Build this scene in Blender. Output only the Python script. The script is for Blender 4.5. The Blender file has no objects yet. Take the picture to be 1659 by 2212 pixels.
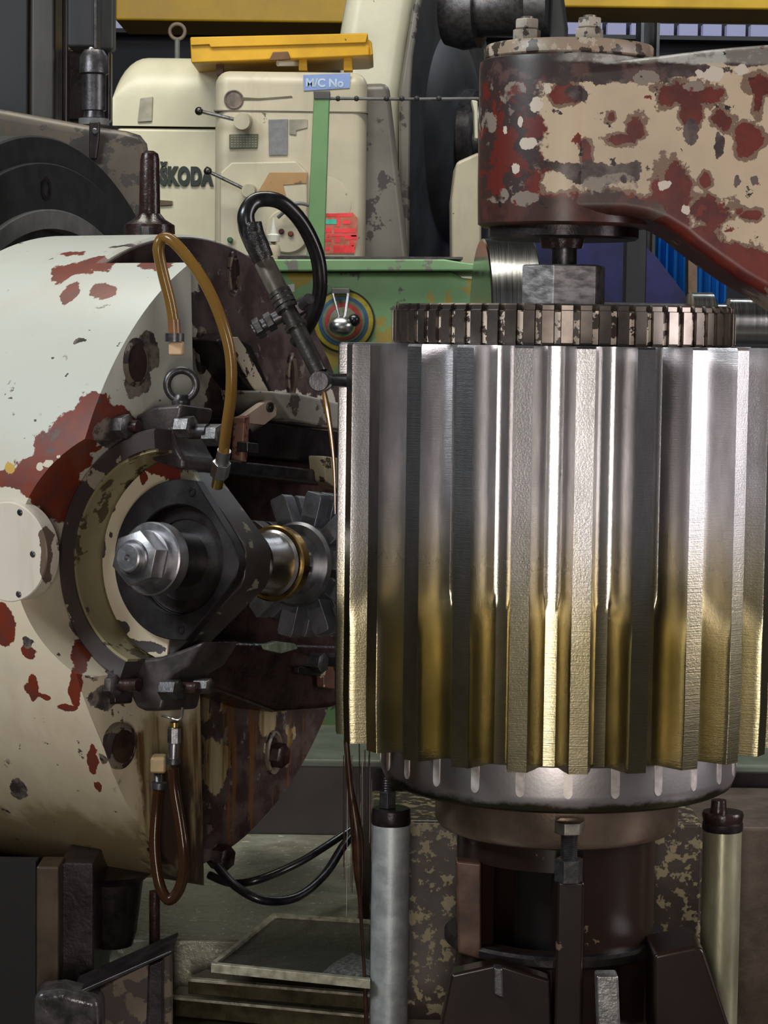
import bpy, bmesh, math, random
from mathutils import Vector as V, Matrix as M
random.seed(7)
PI = math.pi
sc = bpy.context.scene
COL = sc.collection
# ------------------------------------------------------------------ camera
F_PX = 4920.0
PITCH, ROLL = math.radians(4.49), math.radians(0.75)
CAM = V((0, 0, 1.6))
FWD = V((0, math.cos(PITCH), -math.sin(PITCH)))
U0 = V((0, math.sin(PITCH), math.cos(PITCH)))
X0 = V((1, 0, 0))
UP = U0 * math.cos(ROLL) - X0 * math.sin(ROLL)
RT = X0 * math.cos(ROLL) + U0 * math.sin(ROLL)
cd = bpy.data.cameras.new('camera')
cd.sensor_fit = 'VERTICAL'; cd.sensor_height = 24.0; cd.lens = 24.0 * F_PX / 2212
cd.clip_start = 0.05; cd.clip_end = 100
cam = bpy.data.objects.new('camera', cd); COL.objects.link(cam)
m = M((RT, UP, -FWD)).transposed().to_4x4(); m.translation = CAM
cam.matrix_world = m
sc.camera = cam
sc.view_settings.view_transform = 'Standard'
sc.view_settings.look = 'None'
sc.view_settings.gamma = 1.0
sc.view_settings.use_curve_mapping = False
sc.view_settings.exposure = 0.0
# ------------------------------------------------------------------ world + lamps
w = bpy.data.worlds.new('hall_air'); sc.world = w; w.use_nodes = True
w.node_tree.nodes['Background'].inputs[0].default_value = (0.80, 0.86, 1.0, 1)
w.node_tree.nodes['Background'].inputs[1].default_value = 0.032
def lamp(name, loc, tgt, sx, sy, power, col):
    d = bpy.data.lights.new(name, 'AREA'); d.shape = 'RECTANGLE'; d.size = sx; d.size_y = sy
    d.energy = power; d.color = col
    o = bpy.data.objects.new(name, d); COL.objects.link(o); o.location = loc
    o.rotation_euler = (V(tgt) - V(loc)).to_track_quat('-Z', 'Y').to_euler()
    return o
lamp('high_bay_lamp_left', (-2.5, 1.5, 3.5), (-0.4, 3.1, 1.35), 1.2, 1.0, 88, (0.90, 0.97, 1.0))
lamp('side_light_right', (2.5, 2.45, 1.9), (0.24, 3.06, 1.3), 0.9, 1.6, 40, (1.0, 0.95, 0.97))  # unseen area light, placed low at the right to catch the tooth flanks
lamp('camera_flash_strip', (-0.06, -0.40, 1.30), (0.1, 3.1, 1.3), 0.18, 1.1, 32, (1.0, 0.92, 0.84))  # unseen flash at the camera, stretched tall so gear highlights run full length
lamp('high_bay_lamp_rear', (-0.6, 4.2, 4.2), (-0.2, 6.2, 1.6), 2.4, 0.8, 90, (1.0, 0.98, 0.88))
lamp('high_bay_lamp_far', (2.2, 7.5, 4.6), (1.6, 9.5, 1.5), 1.5, 1.0, 90, (0.85, 0.93, 1.0))

def P(px, py, Y):
    d = RT * ((px - 829.5) / F_PX) - UP * ((py - 1106) / F_PX) + FWD
    return CAM + d * (Y / d.y)
def S(px, Y): return px * Y / F_PX          # pixels to metres at distance Y
def zf(py, Y, px=1205): return P(px, py, Y).z

# ------------------------------------------------------------------ mesh helper
def frame(axis, up=None):
    a = V(axis).normalized()
    u = V(up) if up is not None else (V((0, 0, 1)) if abs(a.z) < 0.95 else V((0, 1, 0)))
    x = u.cross(a)
    if x.length < 1e-6: x = V((1, 0, 0)).cross(a)
    x.normalize(); y = a.cross(x).normalized()
    return x, y, a
class MB:
    def __init__(s): s.v = []; s.f = []
    def quadgrid(s, rings, closed=True, cap0=True, cap1=True):
        b = len(s.v); n = len(rings[0])
        for r in rings: s.v += [V(p) for p in r]
        for i in range(len(rings) - 1):
            for j in range(n if closed else n - 1):
                k = (j + 1) % n
                s.f.append((b + i*n + j, b + i*n + k, b + (i+1)*n + k, b + (i+1)*n + j))
        if cap0: s.f.append(tuple(b + j for j in reversed(range(n))))
        if cap1: s.f.append(tuple(b + (len(rings)-1)*n + j for j in range(n)))
        return s
    def prism(s, pts, o, ax, ay, az, d0, d1):
        o, ax, ay, az = V(o), V(ax), V(ay), V(az)
        r = [[o + ax*p[0] + ay*p[1] + az*d for p in pts] for d in (d0, d1)]
        return s.quadgrid(r)
    def pprism(s, pix, Y, depth):           # outline given by sight points at distance Y, real thickness behind it
        a = [P(p[0], p[1], Y) for p in pix]
        return s.quadgrid([a, [p + V((0, depth, 0)) for p in a]])
    def lathe(s, o, axis, prof, seg=64, up=None, cap=True, rot=0.0):
        x, y, a = frame(axis, up); o = V(o)
        rings = []
        for (d, r) in prof:
            rings.append([o + a*d + x*(max(r, 1e-5)*math.cos(t)) + y*(max(r, 1e-5)*math.sin(t))
                          for t in [rot + 2*PI*k/seg for k in range(seg)]])
        return s.quadgrid(rings, True, cap, cap)
    def ring(s, o, axis, r0, r1, d0, d1, seg=64, a0=None, a1=None, up=None, ch=0.0):
        x, y, a = frame(axis, up); o = V(o)
        full = a0 is None
        A = [2*PI*k/seg for k in range(seg)] if full else [a0 + (a1-a0)*k/(seg-1) for k in range(seg)]
        sect = [(r0, d0), (r1, d0), (r1, d1), (r0, d1)] if ch == 0 else [(r0, d0), (r1-ch, d0), (r1, d0+ch), (r1, d1-ch), (r1-ch, d1), (r0, d1)]
        rings = [[o + a*d + x*(r*math.cos(t)) + y*(r*math.sin(t)) for (r, d) in sect] for t in A]
        if full: rings.append(rings[0]); return s.quadgrid(rings, True, False, False)
        return s.quadgrid(rings, True, True, True)
    def cyl(s, p0, p1, r, r2=None, seg=32):
        p0, p1 = V(p0), V(p1); L = (p1-p0).length
        return s.lathe(p0, p1-p0, [(0, r), (L, r if r2 is None else r2)], seg)
    def hexn(s, o, axis, r, d0, d1, rot=0.0, up=None, ch=0.12):
        c = r*ch; q = c*0.6
        return s.lathe(o, axis, [(d0, r-c), (d0+q, r), (d1-q, r), (d1, r-c)], 6, up, True, rot)
    def tube(s, pts, r, seg=14, smooth=6):
        pts = [V(p) for p in pts]; rr = r if isinstance(r, (list, tuple)) else [r]*len(pts)
        if smooth and len(pts) > 2:
            q, qr = [], []
            for i in range(len(pts)-1):
                p0, p1, p2, p3 = pts[max(i-1, 0)], pts[i], pts[i+1], pts[min(i+2, len(pts)-1)]
                for k in range(smooth):
                    t = k/smooth
                    q.append(0.5*((2*p1) + (p2-p0)*t + (2*p0-5*p1+4*p2-p3)*t*t + (3*p1-p0-3*p2+p3)*t**3))
                    qr.append(rr[i]*(1-t) + rr[i+1]*t)
            q.append(pts[-1]); qr.append(rr[-1]); pts, rr = q, qr
        T = [(pts[min(i+1, len(pts)-1)] - pts[max(i-1, 0)]).normalized() for i in range(len(pts))]
        x, y, _ = frame(T[0]); rings = []
        for i, p in enumerate(pts):
            x = (x - T[i]*x.dot(T[i])).normalized(); y = T[i].cross(x)
            rings.append([p + x*(rr[i]*math.cos(2*PI*k/seg)) + y*(rr[i]*math.sin(2*PI*k/seg)) for k in range(seg)])
        return s.quadgrid(rings)
    def box(s, lo, hi):
        lo, hi = V(lo), V(hi)
        return s.prism([(lo.x, lo.y), (hi.x, lo.y), (hi.x, hi.y), (lo.x, hi.y)], (0, 0, 0), (1, 0, 0), (0, 1, 0), (0, 0, 1), lo.z, hi.z)
    def obox(s, c, ax, ay, az, sx, sy, sz):
        return s.prism([(-sx/2, -sy/2), (sx/2, -sy/2), (sx/2, sy/2), (-sx/2, sy/2)], c, ax, ay, az, -sz/2, sz/2)
    def pbox(s, x0, y0, x1, y1, Y, depth):  # upright block whose near face spans these sight lines at distance Y
        a, b = P(x0, y0, Y), P(x1, y1, Y); c, d = P(x1, y0, Y), P(x0, y1, Y)
        xl, xr = (a.x+d.x)/2, (b.x+c.x)/2; zt, zb = (a.z+c.z)/2, (b.z+d.z)/2
        return s.box((xl, Y, zb), (xr, Y+depth, zt))
    def torus(s, o, axis, R, r, seg=40, rs=14, a0=0, a1=2*PI):
        x, y, a = frame(axis); o = V(o); full = abs(a1-a0-2*PI) < 1e-6
        rings = []
        for k in range(seg + 1):
            t = a0 + (a1-a0)*k/seg
            e = x*math.cos(t) + y*math.sin(t)
            rings.append([o + e*(R + r*math.cos(2*PI*j/rs)) + a*(r*math.sin(2*PI*j/rs)) for j in range(rs)])
        return s.quadgrid(rings, True, not full, not full)
    def ball(s, c, r, seg=20, sq=(1, 1, 1)):
        c = V(c); n = seg//2; rings = []
        for i in range(n+1):
            t = PI*i/n; q = max(math.sin(t), 1e-4)
            rings.append([c + V((r*q*math.cos(2*PI*k/seg)*sq[0], r*q*math.sin(2*PI*k/seg)*sq[1], -r*math.cos(t)*sq[2])) for k in range(seg)])
        return s.quadgrid(rings)
    def build(s, name, mat, parent=None, bevel=0.0, ang=35, bseg=2, label=None, kind=None):
        me = bpy.data.meshes.new(name)
        me.from_pydata([tuple(v) for v in s.v], [], s.f)
        bm = bmesh.new(); bm.from_mesh(me)
        bmesh.ops.remove_doubles(bm, verts=bm.verts, dist=1e-6)
        bmesh.ops.recalc_face_normals(bm, faces=bm.faces)
        bm.to_mesh(me); bm.free()
        if parent is not None: base = V(WLOC[parent.name])
        else:
            xs = [v.co for v in me.vertices]
            base = V(((min(v.x for v in xs)+max(v.x for v in xs))/2, (min(v.y for v in xs)+max(v.y for v in xs))/2, min(v.z for v in xs)))
        me.transform(M.Translation(-base))
        me.polygons.foreach_set('use_smooth', [True]*len(me.polygons))
        me.set_sharp_from_angle(angle=math.radians(ang))
        me.materials.append(mat)
        o = bpy.data.objects.new(name, me); COL.objects.link(o)
        if parent is not None: o.parent = parent
        else: o.location = base
        WLOC[o.name] = base
        if bevel:
            b = o.modifiers.new('edge', 'BEVEL'); b.width = bevel; b.segments = bseg; b.limit_method = 'ANGLE'; b.angle_limit = math.radians(40)
            b.harden_normals = True
        if label: o['label'] = label
        if kind: o['kind'] = kind
        return o
WLOC = {}
def thing(name, label, cat, loc, group=None):
    o = bpy.data.objects.new(name, None); COL.objects.link(o)
    o.empty_display_size = 0.05; o.location = loc; WLOC[o.name] = V(loc)
    o['label'] = label; o['category'] = cat
    if group: o['group'] = group
    return o
def tag(o, label, cat, group=None, kind=None):
    o['label'] = label; o['category'] = cat
    if group: o['group'] = group
    if kind: o['kind'] = kind
    return o
def boolean_cut(o, cutter):
    mod = o.modifiers.new('cut', 'BOOLEAN'); mod.operation = 'DIFFERENCE'; mod.object = cutter; mod.solver = 'EXACT'
    bpy.context.view_layer.update()
    dg = bpy.context.evaluated_depsgraph_get()
    me = bpy.data.meshes.new_from_object(o.evaluated_get(dg))
    o.modifiers.remove(mod); o.data = me
    me.polygons.foreach_set('use_smooth', [True]*len(me.polygons)); me.set_sharp_from_angle(angle=math.radians(30))
    bpy.data.objects.remove(cutter)

# ------------------------------------------------------------------ materials
class T:
    def __init__(s, name):
        s.mat = bpy.data.materials.new(name); s.mat.use_nodes = True
        s.t = s.mat.node_tree; s.b = s.t.nodes['Principled BSDF']
        s._pos = None
    def node(s, ty, **kw):
        n = s.t.nodes.new(ty)
        for k, v in kw.items(): setattr(n, k, v)
        return n
    def put(s, sock, v):
        if hasattr(v, 'is_output'): s.t.links.new(v, sock)
        elif isinstance(v, (tuple, list, V)):
            sock.default_value = tuple(v) + (1,) if (len(v) == 3 and len(sock.default_value) == 4) else tuple(v)
        else: sock.default_value = v
    def math(s, op, a, b=None, clamp=False):
        n = s.node('ShaderNodeMath', operation=op, use_clamp=clamp); s.put(n.inputs[0], a)
        if b is not None: s.put(n.inputs[1], b)
        return n.outputs[0]
    def vm(s, op, a, b=None):
        n = s.node('ShaderNodeVectorMath', operation=op); s.put(n.inputs[0], a)
        if b is not None: s.put(n.inputs[1], b)
        return n.outputs['Value'] if op in ('LENGTH', 'DOT_PRODUCT', 'DISTANCE') else n.outputs[0]
    def pos(s):
        if s._pos is None: s._pos = s.node('ShaderNodeNewGeometry').outputs['Position']
        return s._pos
    def xyz(s, k): 
        n = s.node('ShaderNodeSeparateXYZ'); s.put(n.inputs[0], s.pos()); return n.outputs[k]
    def noise(s, scale, detail=4, rough=0.55, stretch=(1, 1, 1), out=0, off=(0, 0, 0), vec=None):
        v = s.vm('MULTIPLY', s.vm('ADD', vec if vec is not None else s.pos(), off), stretch)
        n = s.node('ShaderNodeTexNoise'); s.put(n.inputs['Vector'], v); s.put(n.inputs['Scale'], scale)
        s.put(n.inputs['Detail'], detail); s.put(n.inputs['Roughness'], rough)
        return n.outputs[out]
    def step(s, v, lo, hi):
        n = s.node('ShaderNodeMapRange', interpolation_type='SMOOTHSTEP'); s.put(n.inputs[0], v); s.put(n.inputs[1], lo); s.put(n.inputs[2], hi)
        return n.outputs[0]
    def mix(s, f, a, b):
        n = s.node('ShaderNodeMix', data_type='RGBA'); s.put(n.inputs[0], f); s.put(n.inputs[6], a); s.put(n.inputs[7], b)
        return n.outputs[2]
    def mixf(s, f, a, b):
        n = s.node('ShaderNodeMix', data_type='FLOAT'); s.put(n.inputs[0], f); s.put(n.inputs[2], a); s.put(n.inputs[3], b)
        return n.outputs[0]
    def warp(s, amp, scale, detail=6):
        c = s.noise(scale, detail, 0.62, out=1)
        return s.vm('ADD', s.pos(), s.vm('MULTIPLY', s.vm('SUBTRACT', c, (0.5, 0.5, 0.5)), (amp, amp, amp)))
    def blobs(s, wp, lst, soft=0.03, rag=1.0, rsc=30):       # irregular paint losses: (centre, radii)
        acc = None
        for c, r in lst:
            d = s.vm('LENGTH', s.vm('DIVIDE', s.vm('SUBTRACT', wp, tuple(c)), tuple(r)))
            acc = d if acc is None else s.math('MINIMUM', acc, d)
        if rag: acc = s.math('ADD', acc, s.math('MULTIPLY', s.math('SUBTRACT', s.noise(rsc, 8, 0.68), 0.5), rag))
        return s.step(acc, 1.0 + soft, 1.0 - soft)
    def bump(s, h, strength=0.2, dist=0.002):
        n = s.node('ShaderNodeBump'); s.put(n.inputs['Strength'], strength); s.put(n.inputs['Distance'], dist); s.put(n.inputs['Height'], h)
        s.t.links.new(n.outputs[0], s.b.inputs['Normal'])
    def done(s, col, rough=0.5, metal=0.0, spec=0.5, coat=0.0):
        s.put(s.b.inputs['Base Color'], col); s.put(s.b.inputs['Roughness'], rough); s.put(s.b.inputs['Metallic'], metal)
        s.put(s.b.inputs['Specular IOR Level'], spec)
        if coat: s.put(s.b.inputs['Coat Weight'], coat); s.put(s.b.inputs['Coat Roughness'], 0.15)
        return s.mat
def pb(lst, Y, dy=0.35):                    # blobs from sight points (x, y, rx, ry)
    return [(P(x, y, Y), (S(rx, Y), dy, S(ry, Y))) for (x, y, rx, ry) in lst]
RED = (0.16, 0.022, 0.014)
DARK = (0.022, 0.016, 0.016)
def plain(name, col, rough=0.5, metal=0.0, var=0.25, scale=20, coat=0.0, bump=0.0, bscale=200, stretch=(1, 1, 1)):
    t = T(name); n = t.noise(scale, 5, 0.6, stretch)
    lo = tuple(c*(1-var) for c in col); hi = tuple(min(c*(1+var), 1) for c in col)
    c = t.mix(t.step(n, 0.3, 0.7), lo, hi)
    if bump: t.bump(t.noise(bscale, 4, 0.6, stretch), bump, 0.002)
    return t.done(c, t.mixf(n, max(rough-0.1, 0.05), rough+0.1), metal, coat=coat)
def chippy(name, base, amount=0.62, scale=14, under=(0.10, 0.06, 0.05), under2=None, rough=0.4, grime=0.35, seed=0.0, streak=0.0, stretch=(1, 1, 1), scol=(0.16, 0.10, 0.03), extra=None):
    t = T(name); off = (seed, seed*0.7, seed*1.3)
    n = t.noise(scale, 7, 0.62, stretch, off=off); n2 = t.noise(scale*0.35, 5, 0.6, off=off)
    c = t.mix(t.step(n2, 0.35, 0.75), base, tuple(b*(1-grime) for b in base))
    if streak:
        s = t.noise(30, 5, 0.6, (1, 1, 0.12), off=off); c = t.mix(t.math('MULTIPLY', t.step(s, 0.5, 0.72), streak), c, scol)
    if under2: c = t.mix(t.step(t.noise(scale*0.6, 7, 0.65, off=(seed+3, 1, 2)), amount-0.05, amount-0.035), c, under2)
    k = t.step(n, amount, amount+0.015); c = t.mix(k, c, under)
    if extra:
        wp = t.warp(0.03, 20)
        for col, lst in extra: c = t.mix(t.blobs(wp, lst), c, col)
    t.bump(n, 0.12, 0.002)
    return t.done(c, t.mixf(k, rough, 0.45))
# plain materials
BLACKOIL = plain('oily_dark_iron', (0.030, 0.024, 0.025), 0.34, 0.55, 0.4, 30, bump=0.25, bscale=120)
GREASE = plain('brown_grease', (0.030, 0.014, 0.012), 0.28, 0.0, 0.5, 25, bump=0.6, bscale=60)
IRON = plain('worn_iron', (0.10, 0.095, 0.10), 0.38, 0.8, 0.3, 60, bump=0.2)
STEEL = plain('machined_steel', (0.50, 0.49, 0.50), 0.30, 1.0, 0.15, 60, bump=0.08)
POLISH = plain('polished_shaft_steel', (0.62, 0.61, 0.58), 0.22, 1.0, 0.1, 8, stretch=(60, 1, 1))
BRONZE = plain('bronze', (0.55, 0.36, 0.13), 0.28, 1.0, 0.15, 40)
BRASS = plain('brass', (0.60, 0.42, 0.15), 0.3, 1.0, 0.15, 40)
RUBBER = plain('black_rubber', (0.012, 0.011, 0.012), 0.30, 0.0, 0.3, 40, coat=0.3)
ZINC = plain('galvanised_pipe', (0.40, 0.42, 0.42), 0.45, 0.45, 0.18, 45, bump=0.1)
ZINCOIL = plain('oily_galvanised_pipe', (0.30, 0.29, 0.19), 0.35, 0.45, 0.25, 25, stretch=(1, 1, 0.3), bump=0.1)
BLACKPAINT = plain('black_paint', (0.012, 0.012, 0.013), 0.55, 0.0, 0.2, 30)
GREYDARK = plain('dark_grey_paint', (0.024, 0.024, 0.027), 0.55, 0.0, 0.25, 12, stretch=(1, 1, 0.4))
GREYMID = plain('grey_worn_paint', (0.12, 0.12, 0.12), 0.5, 0.1, 0.3, 12)
WHITE = plain('white_plastic', (0.70, 0.70, 0.64), 0.4, 0.0, 0.05)
BLUE = plain('blue_sheet', (0.024, 0.026, 0.125), 0.5, 0.0, 0.4, 8)
OILDRIP = plain('dripping_brown_oil', (0.035, 0.013, 0.006), 0.30, 0.0, 0.4, 30)
YELLOW = chippy('yellow_paint', (0.62, 0.34, 0.012), 0.70, 22, (0.10, 0.06, 0.02), None, 0.45, 0.25)
CRANE = plain('crane_yellow', (0.50, 0.29, 0.012), 0.5, 0.0, 0.15, 5)
LATHE = chippy('cream_lathe_paint', (0.62, 0.58, 0.43), 0.735, 26, (0.12, 0.10, 0.08), None, 0.38, 0.12, 2.0)
LATHEBOX = chippy('stained_cream_paint', (0.50, 0.45, 0.34), 0.685, 24, (0.13, 0.10, 0.08), None, 0.42, 0.16, 5.0, 0.25, scol=(0.25, 0.20, 0.13))
LATHEDARK = chippy('dark_cream_paint', (0.17, 0.16, 0.14), 0.58, 12, (0.05, 0.045, 0.045), None, 0.4, 0.4, 6.0)  # darker cream for the gearbox side and the guard rim
GUARD = chippy('cream_guard_paint', (0.63, 0.61, 0.48), 0.66, 18, (0.16, 0.14, 0.12), None, 0.38, 0.15, 8.0)
GREEN = chippy('green_machine_paint', (0.23, 0.42, 0.19), 0.60, 13, (0.13, 0.12, 0.10), (0.40, 0.30, 0.06), 0.4, 0.25, 3.0)
GREENPOST = chippy('green_rail_paint', (0.17, 0.33, 0.15), 0.74, 20, (0.09, 0.08, 0.06), None, 0.45, 0.2, 4.0)
MOTTLE = chippy('mottled_bed_paint', (0.055, 0.040, 0.032), 0.53, 60, (0.24, 0.20, 0.11), None, 0.35, 0.4, 9.0)
TAN = chippy('oily_tan_casting', (0.125, 0.098, 0.072), 0.52, 16, (0.045, 0.036, 0.03), None, 0.45, 0.45, 1.5, 0.3)
CREAMFACE = chippy('cream_bearing_paint', (0.66, 0.57, 0.42), 0.66, 16, (0.05, 0.035, 0.032), None, 0.4, 0.12, 11.0, extra=[((0.15, 0.022, 0.016), pb([(345, 1000, 60, 30), (300, 1035, 10, 18), (380, 1015, 40, 26)], 2.98)), ((0.055, 0.043, 0.045), pb([(198, 1190, 18, 44), (250, 1370, 22, 26), (232, 1102, 7, 14), (310, 1402, 60, 14), (225, 1165, 4, 8)], 2.98))])
OLIVEBORE = chippy('oil_stained_bore', (0.28, 0.24, 0.13), 0.56, 14, (0.06, 0.045, 0.02), None, 0.3, 0.3, 12.0)
WHITECHIP = chippy('chipped_cream_strip', (0.66, 0.57, 0.45), 0.53, 34, (0.05, 0.032, 0.03), None, 0.4, 0.1, 15.0)

# ---- amber tube: clear plastic stained with oil
def amber(name, col):
    t = T(name); t.put(t.b.inputs['Transmission Weight'], 0.35); t.put(t.b.inputs['IOR'], 1.4)
    t.put(t.b.inputs['Subsurface Weight'], 0.0)
    return t.done(col, 0.18)
AMBER = amber('amber_tube', (0.27, 0.145, 0.035))
AMBERDARK = amber('dark_amber_tube', (0.055, 0.022, 0.010))

# ---- gear steel with oil film on its lower half
GX, GY = P(1215, 745, 3.06).x, 3.06
ZT, ZB = zf(748, 2.76, 1215), zf(1673, 2.76, 1203)
def gear_mat():
    t = T('hobbed_gear_steel')
    z = t.xyz(2)
    n = t.noise(9, 5, 0.6, (3, 3, 0.5)); n2 = t.noise(60, 4, 0.6, (1, 1, 0.25))
    zz = t.math('ADD', z, t.math('MULTIPLY', t.math('SUBTRACT', n, 0.5), 0.16))
    oil = t.step(zz, zf(1190, 2.8), zf(1000, 2.8)); oil = t.math('SUBTRACT', 1.0, oil)
    oil = t.step(zz, zf(1060, 2.8), zf(1420, 2.8))
    c = t.mix(t.step(n2, 0.25, 0.75), (0.46, 0.45, 0.455), (0.62, 0.60, 0.61))
    c2 = t.mix(t.step(t.noise(16, 6, 0.6, (1, 1, 0.6)), 0.3, 0.7), (0.35, 0.31, 0.18), (0.52, 0.455, 0.285))
    c = t.mix(oil, c, c2)
    lines = t.noise(14, 3, 0.6, (1, 1, 60)); fine = t.noise(420, 3, 0.6)
    t.bump(t.math('ADD', t.math('MULTIPLY', lines, 0.6), t.math('MULTIPLY', fine, 0.6)), 0.22, 0.0012)
    return t.done(c, t.mixf(oil, 0.29, 0.25), 1.0)
GEARM = gear_mat()

def flange_mat():
    t = T('turned_flange_steel'); z = t.xyz(2)
    n = t.noise(20, 6, 0.6, (1, 1, 1.5))
    zz = t.math('ADD', z, t.math('MULTIPLY', t.math('SUBTRACT', n, 0.5), 0.025))
    low = t.step(zz, zf(1733, 2.82), zf(1748, 2.82))
    c = t.mix(t.step(t.noise(6, 4, 0.6), 0.35, 0.7), (0.74, 0.70, 0.71), (0.52, 0.47, 0.46))
    c = t.mix(low, c, (0.09, 0.085, 0.05))
    t.bump(t.noise(200, 3, 0.6), 0.1, 0.001)
    return t.done(c, 0.36, 1.0)
FLANGEM = flange_mat()
HUBM = plain('oil_browned_hub_steel', (0.30, 0.22, 0.17), 0.34, 0.85, 0.4, 8, bump=0.1)
PEDM = chippy('oily_brown_pedestal', (0.022, 0.012, 0.009), 0.66, 14, (0.12, 0.075, 0.045), None, 0.27, 0.4, 13.0)

# ================================================================= structure
HALLW = plain('hall_wall_sheet', (0.020, 0.020, 0.028), 0.7, 0, 0.3, 3)
CONC = plain('concrete_floor', (0.06, 0.055, 0.05), 0.7, 0, 0.3, 4)
fl = MB().box((-5, -2, -0.1), (6, 11.6, 0)).build('floor', CONC, kind='structure')
wb = MB().box((-5, 11.3, 0), (6, 11.5, 7)).build('wall_back', HALLW, kind='structure')
wl = MB().box((-5.2, -2, 0), (-5, 11.5, 7)).build('wall_left', HALLW, kind='structure')
wr = MB().box((6, -2, 0), (6.2, 11.5, 7)).build('wall_right', HALLW, kind='structure')
ce = MB().box((-5.2, -2, 7), (6.2, 11.5, 7.1)).build('ceiling', HALLW, kind='structure')
tg = T('window_daylight'); tg.put(tg.b.inputs['Emission Color'], (0.42, 0.42, 0.72)); tg.put(tg.b.inputs['Emission Strength'], 0.32)
DAY = tg.done((0.2, 0.2, 0.3), 0.3)
x = P(225, 60, 11.2).x; k = 1
step = S(51, 11.2)
zt_, zb_ = P(829, 42, 11.2).z, P(829, 70, 11.2).z
while x < P(1720, 60, 11.2).x:
    MB().box((x + 0.006, 11.22, zb_), (x + step - 0.02, 11.31, zt_)).build('window_%d' % k, DAY, kind='structure')
    x += step; k += 1
MB().box((-4.9, 11.17, zb_-0.02), (5.9, 11.30, zb_)).build('trim_1', GREYDARK, kind='structure')
# crane beam + columns far behind
b = MB(); YC = 8.6
b.pbox(248, -60, 760, 47, YC, 0.4); 
o = b.build('crane_beam', CRANE, bevel=0.01); tag(o, 'yellow overhead crane beam running above the cream lathe, left piece', 'beam', 'overhead crane beams')
b = MB(); b.pbox(1192, -60, 1760, 19, YC, 0.4)
o = b.build('crane_beam', CRANE, bevel=0.01); tag(o, 'yellow overhead crane beam above the chipped red support arm, right piece', 'beam', 'overhead crane beams')
b = MB(); q = P(1400, 300, 9.4); hw = S(20, 9.4)
b.box((q.x-hw, 9.4, 0), (q.x-hw+0.012, 9.6, 5)); b.box((q.x+hw-0.012, 9.4, 0), (q.x+hw, 9.6, 5)); b.box((q.x-hw+0.012, 9.49, 0), (q.x+hw-0.012, 9.51, 5))
o = b.build('steel_column', GREYMID); tag(o, 'grey steel column of the hall behind the red and cream support arm', 'column')
b = MB(); q = P(1374, 600, 5.9); hw = S(22, 5.9)
b.box((q.x-hw, 5.9, 0), (q.x+hw, 5.98, P(1374, 480, 5.9).z))
o = b.build('machine_post', GREYDARK, bevel=0.004); tag(o, 'dark green-grey post standing before the blue tarpaulin', 'post')
# blue tarpaulin over something
prof = [(-0.55, 0), (0.62, 0), (0.60, .5), (0.56, 1.2), (0.25, 1.72), (0.12, 1.86), (0.0, 1.96), (-0.3, 2.0), (-0.5, 1.9)]
c = P(1330, 640, 8.0); b = MB()
pts = []
rings = []
for i in range(9):
    t = i/8; ring = []
    for (a, z) in prof:
        ring.append(V((c.x + a*0.9 + 0.03*math.sin(6*t+z*4), 8.0 + 0.55*t, z + 0.03*math.sin(9*t + a*7))))
    rings.append(ring)
b.quadgrid(rings)
o = b.build('tarpaulin', BLUE, ang=60); tag(o, 'dark blue tarpaulin draped over a load behind the hex nut', 'tarpaulin')
CORR = plain('bright_blue_curtain', (0.02, 0.22, 0.62), 0.45, 0, 0.25, 2)
b = MB(); c0, c1 = P(1405, 600, 9.9).x, P(1570, 600, 9.9).x
pts = []; n = 48
for i in range(n+1):
    t = i/n; pts.append((c0 + (c1-c0)*t, 9.9 + 0.035*math.sin(t*PI*18)))
pts2 = [(p[0], p[1]+0.02) for p in reversed(pts)]
for i in range(n):
    b.prism([pts[i], pts[i+1], (pts[i+1][0], pts[i+1][1]+.02), (pts[i][0], pts[i][1]+.02)], (0, 0, 0), (1, 0, 0), (0, 1, 0), (0, 0, 1), 0, P(1500, 510, 9.9).z)
o = b.build('strip_curtain', CORR, ang=60); tag(o, 'bright blue pleated curtain hanging at the hall end under the support arm', 'curtain')

b = MB(); b.pprism([(1487, 480), (1506, 480), (1506, 2000), (1487, 2000)], 9.0, .08)
o = b.build('curtain_post', plain('tan_post_paint', (0.20, 0.13, 0.08), .5)); tag(o, 'thin tan post standing in front of the bright blue curtain', 'post')
# ================================================================= gear
N = 25; DT = 2*PI/N; TH0 = 0.02; RO = 0.30
half = [(.300, .0385), (.299, .0395), (.291, .0445), (.282, .0505), (.272, .0575), (.263, .0645), (.2555, .073), (.2515, .083), (.25, .096), (.2497, .110)]
levels = [(ZB, .010), (ZB+.06, .010), (zf(1440, 2.77), .010), (zf(1416, 2.77), .0095), (zf(1396, 2.77), .0075), (zf(1376, 2.77), .0042), (zf(1356, 2.77), .0012), (zf(1340, 2.77), 0), (ZT-.003, 0), (ZT, -.002)]
def gear_ring(i):
    z, th = levels[i]; ring = []
    for kk in range(N):
        for sgn in (-1, 1):
            seq = half[::-1] if sgn < 0 else half
            for (r, h) in seq:
                f = min(max((.30-r)/.045, 0), 1)
                hh = h + th*(0.15 + 0.85*min(f*1.4, 1))*(1 if .251 < r < .2995 else (0.25 if r > .29 else 0.0))
                t = TH0 + kk*DT + sgn*hh
                zz = z
                if 2 < i < 8: zz = z + f*.036
                rr = r - (.002 if i in (0, len(levels)-1) and r > .29 else 0)
                ring.append(V((GX + rr*math.sin(t), GY - rr*math.cos(t), zz)))
    return ring
b = MB().quadgrid([gear_ring(i) for i in range(len(levels))])
gear = b.build('spur_gear', GEARM, ang=25)
tag(gear, 'large steel spur gear blank being cut, its lower half wet with golden oil', 'gear')

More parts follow.
